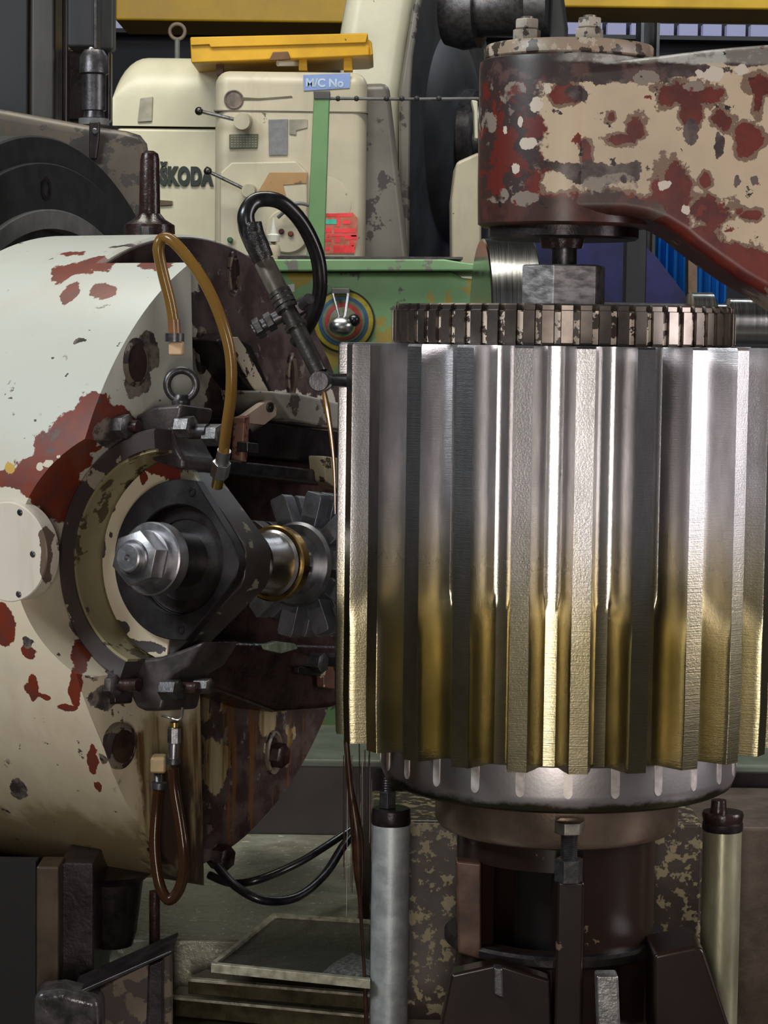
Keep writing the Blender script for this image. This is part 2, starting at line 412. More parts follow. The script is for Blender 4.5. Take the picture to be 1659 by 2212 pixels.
# toothed plate on the gear
def toothplate():
    t = T('oily_toothed_plate_steel')
    c = t.mix(t.step(t.noise(10, 5, 0.6), 0.35, 0.7), (0.10, 0.08, 0.07), (0.25, 0.215, 0.19))
    return t.done(c, 0.34, 0.85)
TPM = toothplate()
zt2, zb2 = zf(656, 2.83, 1217), ZT + .0006
R2 = .229; NT2 = 60
def slotring(z, depth, R):
    ring = []
    for kk in range(NT2):
        a0 = 2*PI*kk/NT2 + .02; D = 2*PI/NT2
        for (da, rr) in ((0, R), (.30, R), (.60, R), (.62, R-depth), (.81, R-depth-.001), (.98, R-depth)):
            t = a0 + da*D; ring.append(V((GX + rr*math.sin(t), GY - rr*math.cos(t), z)))
    return ring
zr = zf(671, 2.83)
th_ = thing('toothed_clamp_plate', 'dark oily toothed plate lying on top of the large gear', 'clamping plate', (GX, GY, zb2))
MB().quadgrid([slotring(zb2, .006, R2-.002), slotring(zb2+.003, .007, R2), slotring(zr, .007, R2), slotring(zr+.001, .007, R2-.003), slotring(zt2-.002, .004, R2-.003), slotring(zt2, .004, R2-.005)]).build('toothed_rim', TPM, th_, ang=25)
CHIPS = chippy('cream_paint_in_slots', (0.72, 0.60, 0.50), 0.50, 60, (0.05, 0.03, 0.025), None, 0.4, 0.2, 17.0)
b = MB()
for kk in range(NT2):
    D = 2*PI/NT2; a = 2*PI*kk/NT2 + .02 + .80*D
    if math.cos(a) < -0.1: continue
    e = V((math.sin(a), -math.cos(a), 0)); tt = V((math.cos(a), math.sin(a), 0))
    b.obox(V((GX, GY, (zb2+zr)/2)) + e*(R2-.0055), tt, V((0, 0, 1)), e, .0072, (zr-zb2)*.92, .0022)
b.build('slot_paint', CHIPS, th_, label='chipped cream paint left in the slots')

# clamping spindle + hex nut
sp = thing('clamping_spindle', 'dark spindle with a big hex nut above the toothed plate', 'spindle', (GX, GY, zt2))
SPB = zt2 + .0004
z1, z2, z3 = SPB, zf(571, 3.02, 1217), zf(497, 3.0, 1217)
MB().lathe((GX, GY, 0), (0, 0, 1), [(z2-.003, .0168), (z3+.001, .0168)], 40).build('spindle_shaft', IRON, sp)
NUTM = plain('scraped_dark_steel', (0.46, 0.43, 0.43), 0.46, 0.85, 0.5, 40, bump=0.35, bscale=90, stretch=(1, 1, 2.5))
MB().hexn((GX, GY, 0), (0, 0, 1), .0575, z1, z2, rot=math.radians(12), ch=.05).build('hex_nut', NUTM, sp, bevel=.001)

# support arm -----------------------------------------------------------
def arm_mat():
    t = T('chipped_cream_and_red_arm_paint'); wp = t.warp(0.03, 18, 8)
    n = t.noise(9, 8, 0.65); n2 = t.noise(24, 8, 0.62); n3 = t.noise(5, 5, 0.6)
    cream = t.mix(t.step(n3, 0.35, 0.7), (0.58, 0.44, 0.30), (0.45, 0.34, 0.24))
    Y = 2.95
    redz = pb([(1065, 250, 60, 150), (1085, 400, 75, 80), (1230, 480, 220, 55), (1110, 200, 60, 30), (1220, 205, 30, 20), (1300, 478, 120, 40), (1440, 480, 55, 90), (1460, 400, 35, 50), (1480, 205, 70, 28), (1490, 245, 28, 36), (1370, 285, 22, 30), (1340, 300, 34, 12), (1560, 258, 22, 22), (1615, 300, 26, 30), (1265, 312, 12, 16), (1268, 335, 9, 26), (1520, 540, 50, 60), (1600, 590, 60, 60), (1530, 455, 60, 30), (1640, 190, 30, 22), (1620, 470, 22, 10), (1318, 250, 8, 9), (1525, 390, 9, 14), (1635, 210, 10, 40)], Y)
    c = t.mix(t.blobs(wp, [(a_, (r_[0]*1.14+.003, r_[1], r_[2]*1.14+.003)) for a_, r_ in redz], .02, 2.6, 24), cream, (0.20, 0.125, 0.085))
    c = t.mix(t.blobs(wp, redz, .02, 2.6, 24), c, t.mix(t.step(n2, 0.35, 0.65), RED, (0.085, 0.014, 0.012)))
    dz = pb([(1150, 160, 130, 22), (1330, 160, 120, 18), (1480, 150, 90, 14), (1620, 135, 60, 10), (1050, 480, 60, 40), (1180, 478, 190, 42), (1400, 455, 40, 22), (1300, 370, 85, 24), (1230, 362, 40, 12), (1180, 360, 20, 8), (1490, 290, 20, 24), (1245, 205, 22, 14), (1100, 180, 34, 30), (1065, 190, 40, 70), (1550, 310, 8, 26), (1590, 390, 10, 14), (1630, 390, 10, 14)], Y)
    c = t.mix(t.blobs(wp, dz, .02, 2.6, 24), c, t.mix(t.step(n2, 0.4, 0.6), (0.045, 0.026, 0.024), (0.13, 0.095, 0.085)))
    X_ = t.xyz(0); Z_ = t.xyz(2)
    nb = t.math('MULTIPLY', t.math('SUBTRACT', t.noise(17, 8, 0.68, off=(1, 4, 3)), 0.5), 0.16)
    left = t.step(t.math('ADD', X_, nb), P(1165, 300, Y).x, P(1150, 300, Y).x)
    mess = t.noise(26, 8, 0.66, off=(9, 1, 5))
    mc = t.mix(t.step(mess, 0.47, 0.49), (0.13, 0.020, 0.014), (0.045, 0.026, 0.024)); mc = t.mix(t.step(mess, 0.60, 0.61), mc, (0.19, 0.145, 0.12))
    c = t.mix(left, c, mc)
    nb2 = t.math('MULTIPLY', nb, 0.45)
    topb = t.step(t.math('ADD', Z_, nb2), P(1300, 182, Y).z, P(1300, 172, Y).z); topb = t.math('MULTIPLY', topb, t.step(X_, P(1660, 300, Y).x, P(1380, 300, Y).x))
    lowb = t.step(t.math('ADD', Z_, nb2), P(1200, 418, Y).z, P(1200, 428, Y).z); lowb = t.math('MULTIPLY', lowb, t.step(X_, P(1480, 300, Y).x, P(1360, 300, Y).x))
    topb = t.step(t.math('ADD', Z_, nb2), P(1300, 178, Y).z, P(1300, 170, Y).z); topb = t.math('MULTIPLY', topb, t.step(t.math('ADD', X_, nb2), P(1480, 300, Y).x, P(1440, 300, Y).x))
    c = t.mix(topb, c, t.mix(t.step(mess, 0.5, 0.6), (0.040, 0.026, 0.024), (0.10, 0.055, 0.05)))
    c = t.mix(lowb, c, t.mix(t.step(mess, 0.45, 0.60), (0.050, 0.022, 0.018), (0.085, 0.030, 0.024)))
    edge = t.step(t.math('ADD', Z_, t.math('MULTIPLY', nb, 0.12)), P(1400, 140, Y).z, P(1400, 132, Y).z)
    c = t.mix(t.math('MULTIPLY', edge, t.step(X_, P(1180, 300, Y).x, P(1260, 300, Y).x)), c, t.mix(t.step(mess, 0.45, 0.55), (0.42, 0.40, 0.36), (0.20, 0.17, 0.15)))
    gz = pb([(1115, 190, 26, 20), (1310, 395, 60, 22), (1080, 420, 24, 16), (1140, 430, 30, 16), (1400, 170, 30, 14), (1500, 185, 24, 12), (1060, 260, 14, 26)], Y)
    c = t.mix(t.math('MULTIPLY', t.blobs(wp, gz, .02, 2.4, 30), t.step(n2, 0.42, 0.5)), c, (0.24, 0.19, 0.155))
    wz = pb([(1145, 310, 18, 16), (1128, 260, 6, 12), (1115, 360, 12, 10), (1160, 230, 14, 12), (1478, 455, 9, 8), (1430, 400, 14, 10), (1540, 158, 22, 16), (1510, 160, 9, 9), (1600, 150, 14, 10), (1182, 195, 6, 12), (1092, 275, 4, 10)], Y)
    c = t.mix(t.blobs(wp, wz, .02, 2.0, 45), c, (0.62, 0.52, 0.43))
    c = t.mix(t.step(n2, 0.655, 0.665), c, RED); c = t.mix(t.step(t.noise(42, 6, 0.6, off=(4, 2, 1)), 0.665, 0.675), c, DARK)
    t.bump(n2, 0.15, 0.002)
    return t.done(c, 0.36)
ARM = arm_mat()
axx = P(1221, 300, 3.06).x
zbt, zbb = P(1221, 133, 3.06).z, P(1221, 493, 3.06).z
arm = thing('tailstock', 'chipped cream and red cast support arm reaching in over the gear', 'tailstock', (axx, 3.06, zbb))
# one solid casting: plan outline per height blending the boss into the arm
def arm_section(z):
    # arm spans from the boss to beyond the right edge; its underside rises from an arch
    R = .1155
    pts = []
    for k in range(25):      # left half circle
        a = PI/2 + PI*k/24
        pts.append(V((axx + R*math.cos(a), 3.06 + R*math.sin(a), z)))
    return pts
b = MB().lathe((axx, 3.06, 0), (0, 0, 1), [(zbb, .108), (zbb+.004, .1145), (zbb+.05, .1155), (zbt-.012, .1155), (zbt-.003, .1145), (zbt, .109)], 96)
boss = b.build('boss', ARM, arm)
YA = 2.9452
pix = [(1205, 134), (1290, 131), (1335, 127), (1400, 121), (1450, 115), (1520, 106), (1590, 99), (1659, 94), (1760, 86), (1900, 80),
       (1900, 800), (1760, 705), (1659, 638), (1600, 604), (1545, 566), (1500, 533), (1470, 508), (1435, 487), (1395, 472), (1345, 464), (1290, 464), (1205, 466)]
b = MB().pprism(pix, YA, .19)
b.build('arm', ARM, arm, bevel=.016, bseg=4, ang=50)
CAPM = chippy('chipped_cream_cap', (0.50, 0.42, 0.32), 0.52, 30, (0.06, 0.04, 0.03), (0.34, 0.25, 0.18), 0.4, 0.35, 21.0)
zc0, zc1 = zbt - .0002, P(1226, 103, 3.06).z
MB().lathe((axx+.003, 3.06, 0), (0, 0, 1), [(zc0, .110), (zc0+.002, .1125), (zc1-.003, .1125), (zc1, .1105)], 96).build('cap_plate', CAPM, arm)
RIMRED = plain('worn_dark_iron_stud', (0.20, 0.16, 0.13), 0.42, 0.5, 0.4, 50, bump=0.3)
NUTP = chippy('paint_spattered_nut', (0.42, 0.36, 0.29), 0.56, 70, (0.06, 0.045, 0.04), None, 0.42, 0.4, 23.0)
for (px, YY) in ((1138, 3.02), (1273, 3.0)):
    q = P(px, 80, YY); z0 = zc1
    wsh = MB().lathe((q.x, YY, 0), (0, 0, 1), [(z0, .0215), (z0+.002, .0215)], 32).build('washer', CAPM, arm)
    nn = MB().hexn((q.x, YY, 0), (0, 0, 1), .0188, z0+.002, z0+.0175, rot=.2).build('lower_nut', NUTP, arm, bevel=.0006)
    nn = MB().hexn((q.x, YY, 0), (0, 0, 1), .0168, z0+.0178, z0+.0310, rot=.45).build('upper_nut', NUTP, arm, bevel=.0006)
    MB().lathe((q.x, YY, 0), (0, 0, 1), [(z0+.031, .0085), (z0+.034, .0085), (z0+.0345, .007)], 24).build('stud', RIMRED, arm)
zr0, zr1 = zf(519, 3.06, 1221), zbb
MB().lathe((axx, 3.06, 0), (0, 0, 1), [(zr0, .096), (zr0+.003, .100), (zr1+.001, .100)], 80).build('bush_flange', BLACKOIL, arm)
MB().lathe((axx-.004, 3.06-.03, 0), (0, 0, 1), [(zr0-.012, .027), (zr0+.001, .030)], 40).build('oily_bush', GREASE, arm)

# ================================================================= fixture below the gear
XB = P(1203, 1690, 3.06).x; RF = .2405
zft, zfb = ZB - .0006, zf(1762, 2.82, 1203)
fx = thing('fixture_flange', 'turned steel flange with slotted edge carrying the big gear', 'flange', (XB, GY, zfb))
MB().lathe((XB, GY, 0), (0, 0, 1), [(zfb, RF-.012), (zfb+.004, RF-.005), (zfb+.016, RF-.001), (zf(1722, 2.82), RF), (zft-.003, RF), (zft, RF-.003)], 128).build('flange_body', FLANGEM, fx)
SLOTM = plain('bright_milled_slot', (0.72, 0.66, 0.62), 0.4, 0.6, 0.15, 80)
for kk in range(N):
    a = -.02 + kk*DT
    if math.cos(a) < -.05: continue
    e = V((math.sin(a), -math.cos(a), 0)); tt = V((math.cos(a), math.sin(a), 0))
    z0 = zf(1722, 2.82); r = .0056
    pts = [(-r, zft-.0005), (-r, z0+r)] + [(r*math.cos(t), z0+r+r*1.4*math.sin(t)) for t in [PI+PI*j/10 for j in range(1, 10)]] + [(r, z0+r), (r, zft-.0005)]
    MB().prism(pts, V((XB, GY, 0)) + e*RF, tt, V((0, 0, 1)), e, -.006, .0007).build('runout_slot', SLOTM, fx, label='bright hob run-out groove')
zhb = zf(1843, 2.895, 1203)
hb = MB().lathe((XB, GY, 0), (0, 0, 1), [(zhb, .150), (zhb+.004, .160), (zhb+.012, .165), (zfb-.001, .165)], 96).build('fixture_hub', HUBM)
tag(hb, 'brown oily steel hub under the slotted flange', 'hub')

ZTAB = .60
ped = thing('pedestal', 'dark oily brown cast pedestal with an open window under the hub', 'pedestal', (XB, GY, ZTAB))
Rp = .1345
zp1 = zhb - .0005; zw1, zw0 = zf(1885, 2.93), zf(2062, 2.93)
def zarc(z0, z1, a0, a1, n=40): MBp.ring((XB, GY, 0), (0, 0, 1), Rp-.02, Rp, z0, z1, n, a0, a1)
MBp = MB()
MBp.ring((XB, GY, 0), (0, 0, 1), Rp-.02, Rp, zw1, zp1, 80); MBp.ring((XB, GY, 0), (0, 0, 1), Rp-.02, Rp, ZTAB, zw0, 80)
# frame(): x=up.cross(axis); axis z -> x=(1,0,0)? angle 0 lies on +-x ; window sits at the near left
x_, y_, _ = frame((0, 0, 1))
def ang_of(th):   # th measured from the near side (-Y) towards +X
    d = V((math.sin(th), -math.cos(th), 0)); return math.atan2(d.dot(y_), d.dot(x_))
aw0, aw1 = ang_of(-.86), ang_of(-.02)
if aw1 < aw0: aw0, aw1 = aw1, aw0
MBp.ring((XB, GY, 0), (0, 0, 1), Rp-.02, Rp, zw0-.0005, zw1+.0005, 80, aw1, aw0 + 2*PI)
MBp.build('body', PEDM, ped)
MB().ring((XB, GY, 0), (0, 0, 1), Rp-.001, .150, zf(2098, 2.91), zf(2070, 2.91), 80, ch=.004).build('foot_ring', BLACKOIL, ped)
MB().lathe((XB, GY, 0), (0, 0, 1), [(ZTAB, .055), (zp1, .055)], 32).build('inner_core', plain('window_shade_black', (0.004, 0.003, 0.003), 0.95), ped)  # blackened core: the shade inside the window is put in its colour
xr = P(1232, 2000, 2.86).x; hw = S(30, 2.86)
MB().box((xr-hw, 2.86, ZTAB), (xr+hw, 2.96, zf(1905, 2.86, 1232))).build('near_rib', PEDM, ped, bevel=.004)
MB().pprism([(975, 2105), (1075, 2083), (1190, 2118), (1195, 2330), (930, 2330)], 2.87, .035).build('left_gusset', PEDM, ped, bevel=.004)
MB().pprism([(1066, 2090), (1086, 2092), (1088, 2160), (1066, 2150)], 2.855, .02).build('bare_lug', IRON, ped, bevel=.003)
MB().pprism([(1412, 2062), (1500, 2044), (1520, 2050), (1590, 2260), (1412, 2260)], 2.90, .10).build('right_gusset', PEDM, ped, bevel=.006, bseg=3)
MB().pprism([(1288, 2108), (1336, 2108), (1345, 2330), (1295, 2330)], 2.84, .03).build('bare_gusset_edge', plain('bare_wet_iron', (0.30, 0.29, 0.28), 0.35, 0.8, 0.4, 50, bump=0.4), ped, bevel=.003)
MB().pprism([(985, 1860), (1040, 1866), (1040, 2075), (990, 2060)], 2.955, .03).build('window_jamb', plain('brown_wet_casting', (0.085, 0.045, 0.03), 0.3, 0.1, 0.4, 20), ped, bevel=.003)

# jack screw on the near rib
xj = P(1231, 1800, 2.86).x; YJ = 2.868
j = thing('jack_screw', 'hex-head jack screw with lock nut propping the hub front', 'jack screw', (xj, YJ, zf(1905, 2.86, 1232)))
za, zb3, zc3, zd = zf(1905, YJ), zf(1853, YJ), zf(1800, YJ), zf(1772, YJ)
MB().hexn((xj, YJ, 0), (0, 0, 1), .0185, za, zb3, rot=.12).build('lock_nut', IRON, j, bevel=.0006)
prof = []; n = 14
for i in range(n):
    z0 = zb3-.002 + (zc3+.003-zb3+.002)*i/n; dz = (zc3+.003-zb3+.002)/n
    prof += [(z0, .0095), (z0+dz*.5, .0112)]
MB().lathe((xj, YJ, 0), (0, 0, 1), prof, 24).build('threaded_shank', IRON, j)
MB().hexn((xj, YJ, 0), (0, 0, 1), .0195, zc3, zd, rot=.12).build('hex_head', plain('bright_bolt_head', (0.45, 0.42, 0.38), 0.35, 0.9, 0.3, 60), j, bevel=.0006)

# support pipes
def pipe(px, ytop, mat, label, bolt):
    c = P(px, 1900, 3.06); z0 = P(px, ytop, 3.06).z
    t = thing('support_pipe', label, 'pipe', (c.x, GY, ZTAB), 'support pipes under the flange')
    MB().lathe((c.x, GY, 0), (0, 0, 1), [(ZTAB, .0262), (z0-.008, .0262), (z0-.004, .0255)], 48).build('tube', mat, t)
    if bolt:
        MB().lathe((c.x, GY, 0), (0, 0, 1), [(z0-.006, .0262), (z0-.003, .0272), (z0+.006, .0268), (z0+.014, .0262), (z0+.016, .024)], 48).build('collar', BLACKOIL, t)
        q = z0 + .016
        MB().hexn((c.x-.005, GY, 0), (0, 0, 1), .0125, q, q+.024, rot=.5).build('hex_nut', IRON, t, bevel=.0005)
        prof = []
        for i in range(8): prof += [(q+.022+.0035*i, .0072), (q+.0238+.0035*i, .0084)]
        MB().lathe((c.x-.005, GY, 0), (0, 0, 1), prof, 20).build('threaded_stud', IRON, t)
    else:
        MB().lathe((c.x, GY, 0), (0, 0, 1), [(z0-.010, .0262), (z0-.008, .0275), (z0+.001, .0275), (z0+.004, .025)], 48).build('collar', BLACKOIL, t)
        MB().lathe((c.x, GY, 0), (0, 0, 1), [(z0, .026), (z0+.012, .0285), (z0+.016, .027)], 48).build('oily_ring', GREASE, t)
        MB().lathe((c.x-.006, GY, 0), (0, 0, 1), [(z0+.01, .012), (z0+.032, .010)], 20).build('stud', GREASE, t)
pipe(843, 1770, ZINC, 'pale galvanised support pipe with a bolt on top, left of the pedestal', True)
pipe(1558, 1778, ZINCOIL, 'oil-yellowed support pipe with a greasy ring on top, right of the pedestal', False)
# ================================================================= hob head (left)
ZD0 = .7125
TIP, BR = P(278, 1205, 2.873), P(592, 1217, 3.15)
HH = (BR - TIP).normalized()                 # hob axis, pointing away
HD = V((HH.x, HH.y, 0)).normalized()
NN = V((HD.y, -HD.x, 0))                     # drum axis, pointing at the gear
E1 = NN; E2 = E1.cross(HH) * -1
if E2.z < 0: E2 = -E2
FC = P(405, 1203, 3.39); RD = .479
SC = 2.96/4920                               # metres per sight point near the bearing
def hob_pt(s, e1=0, e2=0): return BR - HH*s + E1*e1 + E2*e2

# frame(-HH) x/y axes for arcs
xa, ya, _ = frame(-HH)
def arc_angle(deg):                      # deg measured from E1 towards E2
    d = E1*math.cos(math.radians(deg)) + E2*math.sin(math.radians(deg)); return math.atan2(d.dot(ya), d.dot(xa))
def arcspan(d0, d1):
    a, b_ = arc_angle(d0), arc_angle(d1)
    flip = (arc_angle(91)-arc_angle(90)+PI) % (2*PI)-PI
    if flip > 0:
        while b_ < a: b_ += 2*PI
    else:
        while b_ > a: b_ -= 2*PI
    return a, b_

def drum_mat():
    t = T('chipped_white_and_red_drum_paint'); wp = t.warp(0.05, 9, 8)
    z = t.xyz(2)
    n = t.noise(7, 6, 0.62); n2 = t.noise(34, 7, 0.62); n3 = t.noise(14, 6, 0.6, (1, 1, .35), off=(2, 1, 0))
    c = t.mix(t.step(z, zf(1350, 2.95), zf(900, 2.95)), (0.70, 0.60, 0.44), (0.57, 0.575, 0.51))  # cool light on top and warm light below are put into the base colour
    c = t.mix(t.math('MULTIPLY', t.step(n, 0.45, 0.75), 0.5), c, (0.55, 0.47, 0.38))
    # browner towards the bottom of the casting, with a ragged edge
    low = t.step(t.math('ADD', z, t.math('MULTIPLY', t.math('SUBTRACT', n3, 0.5), 0.16)), zf(1770, 2.95), zf(1850, 2.95))
    c = t.mix(t.math('MULTIPLY', low, 0.75), c, (0.16, 0.10, 0.035))
    mid = t.step(t.math('ADD', z, t.math('MULTIPLY', t.math('SUBTRACT', n3, 0.5), 0.5)), zf(1500, 2.95), zf(1800, 2.95))
    c = t.mix(t.math('MULTIPLY', mid, 0.35), c, (0.36, 0.27, 0.13))
    Y = 2.97
    red = pb([(75, 585, 38, 33), (110, 572, 51, 26), (160, 560, 54, 20), (110, 632, 28, 28), (195, 622, 36, 22), (85, 530, 56, 17), (300, 555, 51, 26),
              (205, 885, 44, 38), (165, 930, 61, 51), (130, 975, 59, 64), (95, 1030, 64, 49), (40, 1040, 64, 20), (115, 1085, 44, 51), (235, 900, 51, 28), (10, 1345, 33, 41), (70, 1397, 18, 14), (72, 1480, 14, 31), (95, 1496, 18, 8), (175, 1470, 18, 44), (155, 1515, 23, 9), (180, 1410, 20, 28), (205, 1630, 13, 36), (215, 1700, 10, 13)], Y)
    c = t.mix(t.blobs(wp, red), c, t.mix(t.step(n2, 0.42, 0.66), (0.185, 0.032, 0.014), (0.13, 0.035, 0.028)))
    grey = pb([(260, 510, 160, 12), (330, 545, 34, 14), (300, 760, 22, 46), (285, 830, 22, 30), (70, 1378, 12, 12), (150, 746, 16, 7), (20, 1738, 22, 34), (230, 1500, 30, 30), (265, 1600, 24, 38), (250, 940, 30, 40), (185, 1340, 40, 60)], Y)
    c = t.mix(t.blobs(wp, grey), c, t.mix(t.step(n2, 0.4, 0.6), (0.05, 0.04, 0.038), (0.22, 0.18, 0.155)))
    cr = pb([(105, 1000, 12, 8), (130, 985, 6, 4), (88, 1010, 8, 8), (45, 1100, 36, 14)], Y)
    c = t.mix(t.blobs(wp, cr), c, (0.62, 0.54, 0.42))
    yl = pb([(25, 1017, 8, 12)], Y); c = t.mix(t.blobs(wp, yl), c, (0.55, 0.33, 0.06))
    sp = t.noise(26, 5, 0.6, (1, 1, 1.6), off=(7, 3, 1))
    c = t.mix(t.step(sp, 0.675, 0.685), c, (0.09, 0.065, 0.055))
    c = t.mix(t.math('MULTIPLY', t.step(t.noise(5, 5, 0.6, off=(3, 9, 2)), 0.52, 0.6), t.step(n2, 0.63, 0.64)), c, (0.11, 0.07, 0.055))
    # oil running down the cheek's lower end
    X_ = t.xyz(0); st = t.noise(26, 6, .6, (1.6, 1.6, .10)); wob = t.math('MULTIPLY', t.math('SUBTRACT', t.noise(12, 6, .6), .5), .08)
    rg = t.math('MULTIPLY', t.step(t.math('ADD', X_, wob), P(292, 1600, 3.0).x, P(306, 1600, 3.0).x), t.step(t.math('ADD', z, wob), P(300, 1545, 3.0).z, P(300, 1575, 3.0).z))
    c = t.mix(rg, c, t.mix(t.step(st, .40, .64), (0.42, 0.34, 0.19), (0.12, 0.06, 0.022)))
    rg2 = t.math('MULTIPLY', t.step(t.math('ADD', X_, t.math('MULTIPLY', wob, 1.6)), P(320, 1750, 3.0).x, P(332, 1750, 3.0).x), t.step(t.math('ADD', z, wob), P(300, 1665, 3.0).z, P(300, 1690, 3.0).z))
    c = t.mix(t.math('MULTIPLY', rg2, t.step(n3, .38, .5)), c, (0.05, 0.028, 0.02))
    t.bump(n2, 0.06, 0.002)
    return t.done(c, 0.33)
DRUM = drum_mat()
def face_mat():
    t = T('brown_worn_drum_face'); wp = t.warp(0.05, 12, 8); z = t.xyz(2)
    n2 = t.noise(22, 7, 0.62); st = t.noise(24, 6, 0.6, (1.6, 1.6, 0.10))
    c = t.mix(t.step(n2, 0.38, 0.62), (0.040, 0.024, 0.022), (0.085, 0.060, 0.055))
    c = t.mix(t.step(t.noise(40, 6, .6, off=(1, 5, 2)), 0.62, 0.64), c, (0.14, 0.115, 0.10))
    Y = 3.2
    cream = pb([(395, 600, 16, 44), (345, 760, 60, 90), (400, 840, 30, 60), (465, 840, 12, 50), (385, 760, 12, 10), (405, 565, 6, 10), (425, 1470, 30, 50), (400, 1570, 70, 40), (500, 1560, 60, 22), (640, 1560, 120, 34), (560, 1640, 40, 60), (580, 1700, 40, 50), (400, 1700, 24, 70), (440, 1720, 34, 80), (360, 1620, 40, 110), (340, 1780, 30, 60), (600, 880, 60, 30), (690, 900, 40, 40)], Y, .6)
    cc = t.mix(t.step(st, 0.40, 0.62), (0.40, 0.33, 0.19), (0.17, 0.09, 0.022))
    cc = t.mix(t.step(z, zf(1300, 3.2), zf(1000, 3.2)), cc, (0.56, 0.53, 0.45))
    c = t.mix(t.math('MULTIPLY', t.blobs(wp, cream), t.step(t.noise(18, 7, .62, (1.3, 1.3, .5), off=(5, 5, 5)), 0.40, 0.43)), c, cc)
    run = t.math('MULTIPLY', t.step(st, 0.56, 0.62), t.step(z, zf(1450, 3.2), zf(1600, 3.2)))
    c = t.mix(t.math('MULTIPLY', run, 0.7), c, (0.16, 0.065, 0.012))
    t.bump(n2, 0.25, 0.003)
    return t.done(c, t.mixf(t.step(z, zf(1300, 3.2), zf(1500, 3.2)), 0.38, 0.24))
FACE = face_mat()
head = thing('gear_hobber', 'gear hobber with a large round chipped white and red drum at the left', 'machine', (FC.x, FC.y, FC.z-RD))
MB().lathe(FC - NN*.235, NN, [(0, RD-.012), (.010, RD), (.228, RD), (.235, RD-.006)], 160).build('drum', DRUM, head)
MB().lathe(FC, NN, [(-.005, RD-.004), (.004, RD-.004), (.0055, RD-.006)], 160).build('face_plate', FACE, head)
# cheek: near segment of the drum standing proud towards the gear
uc = -.212; a0 = math.acos(uc/RD); pts = []
for k in range(61):
    a = a0 + (2*PI-2*a0)*k/60; pts.append((RD*math.cos(a), RD*math.sin(a)))
Z = V((0, 0, 1))
def cheek_end(v): return .16 + .03*min(1.0, max(0.0, (-v-.05)/.15))
cheek = MB().quadgrid([[FC + HD*(p[0]*1.0012) + Z*(p[1]*1.0012) + NN*d for p in pts] for d in (-.23,)] + [[FC + HD*(p[0]*1.0012) + Z*(p[1]*1.0012) + NN*cheek_end(p[1]) for p in pts]]).build('cheek', DRUM, head, ang=30)
cut = MB().lathe(BR, -HH, [(.17, .1715), (.60, .1715)], 96).build('cutter', DRUM)
boolean_cut(cheek, cut)
bv = cheek.modifiers.new('edge', 'BEVEL'); bv.width = .007; bv.segments = 3; bv.limit_method = 'ANGLE'; bv.angle_limit = math.radians(55)
# seat that shows inside the bored cheek
MB().ring(BR, -HH, .1712, .1735, .172, .176, 64, *arcspan(95, 255)).build('bore_seat', BLACKOIL, head)
# round cover on the cheek
CD = (-HD); cc = None
for i_ in range(400):
    c_ = P(22, 1192, 2.6 + i_*.002); r_ = c_ - FC; r_ = r_ - NN*r_.dot(NN)
    if r_.length < RD: cc = c_; break
cv = MB().lathe(cc, CD, [(-.02, .0655), (.003, .0655), (.0045, .064)], 64).build('round_cover', chippy('white_cover_paint', (0.72, 0.64, 0.54), 0.69, 20, (0.14, 0.09, 0.075), None, 0.3, 0.1, 31.0, 0.2, scol=(0.35, 0.22, 0.08), extra=[((0.15, 0.10, 0.08), pb([(100, 1200, 14, 60)], 2.93))]), head)
xx = frame(CD)
for (px, py) in ((62, 1105), (104, 1193), (58, 1281), (-30, 1240)):
    q = P(px, py, cc.y); q = q - CD*((q-cc).dot(CD)-.0045)
    MB().lathe(q, CD, [(-.004, .0042), (.001, .0042), (.002, .003)], 16).build('screw', IRON, cv)
# dark discs stand for the shade inside cheek pockets and T-slot ovals
def on_face(px, py, off=.006):
    # point where the sight line meets the drum's face plane
    d = (P(px, py, 1.0) - CAM); t = ((FC + NN*off - CAM).dot(NN))/d.dot(NN); return CAM + d*t
for (px, py, w, h) in ((502, 592, 15, 40), (434, 757, 16, 42), (628, 812, 14, 42), (395, 1650, 16, 44), (590, 1625, 24, 40)):
    q = on_face(px, py); W_, H_ = S(w, q.y)/.48, S(h, q.y)
    pts = [(W_*.5*math.cos(a)*(1.0), H_*math.sin(a)) for a in [2*PI*k/28 for k in range(28)]]
    MB().quadgrid([[q + HD*(p[0]*f) + Z*(p[1]*f) + NN*d for p in pts] for (f, d) in ((1.25, -.003), (1.2, .004), (1.0, .006), (.85, -.0005))], True, True, True).build('slot', chippy('slot_rim_paint', (0.20, 0.16, 0.12), 0.5, 40, (0.03, 0.02, 0.02)) if 'slot_rim_paint' not in bpy.data.materials else bpy.data.materials['slot_rim_paint'], head)
    MB().quadgrid([[q + HD*(p[0]*.84) + Z*(p[1]*.84) + NN*.0012*d for p in pts] for d in (-2, 1)]).build('slot_shade_disc', GREASE, head)
def on_cheek(px, py, off=.16):
    d = (P(px, py, 1.0) - CAM); t = ((FC + NN*off - CAM).dot(NN))/d.dot(NN); return CAM + d*t
for (px, py, w, h) in ((293, 785, 20, 46), (262, 1612, 24, 42)):
    q = on_cheek(px, py, cheek_end(P(px, py, 3.0).z - FC.z)); W_, H_ = S(w, q.y)/.55, S(h, q.y)
    pts = [(W_*math.cos(a), H_*math.sin(a)) for a in [2*PI*k/28 for k in range(28)]]
    MB().quadgrid([[q + HD*(p[0]*f) + Z*(p[1]*f) + NN*d for p in pts] for (f, d) in ((1.25, -.012), (1.2, .001), (.95, .004), (.9, .0035))]).build('pocket_rim', bpy.data.materials['slot_rim_paint'], head)
    MB().quadgrid([[q + HD*(p[0]*f) + Z*(p[1]*f) + NN*d for p in pts] for (f, d) in ((.86, -.005), (.86, .0045))]).build('pocket_shade_disc', GREASE, head)
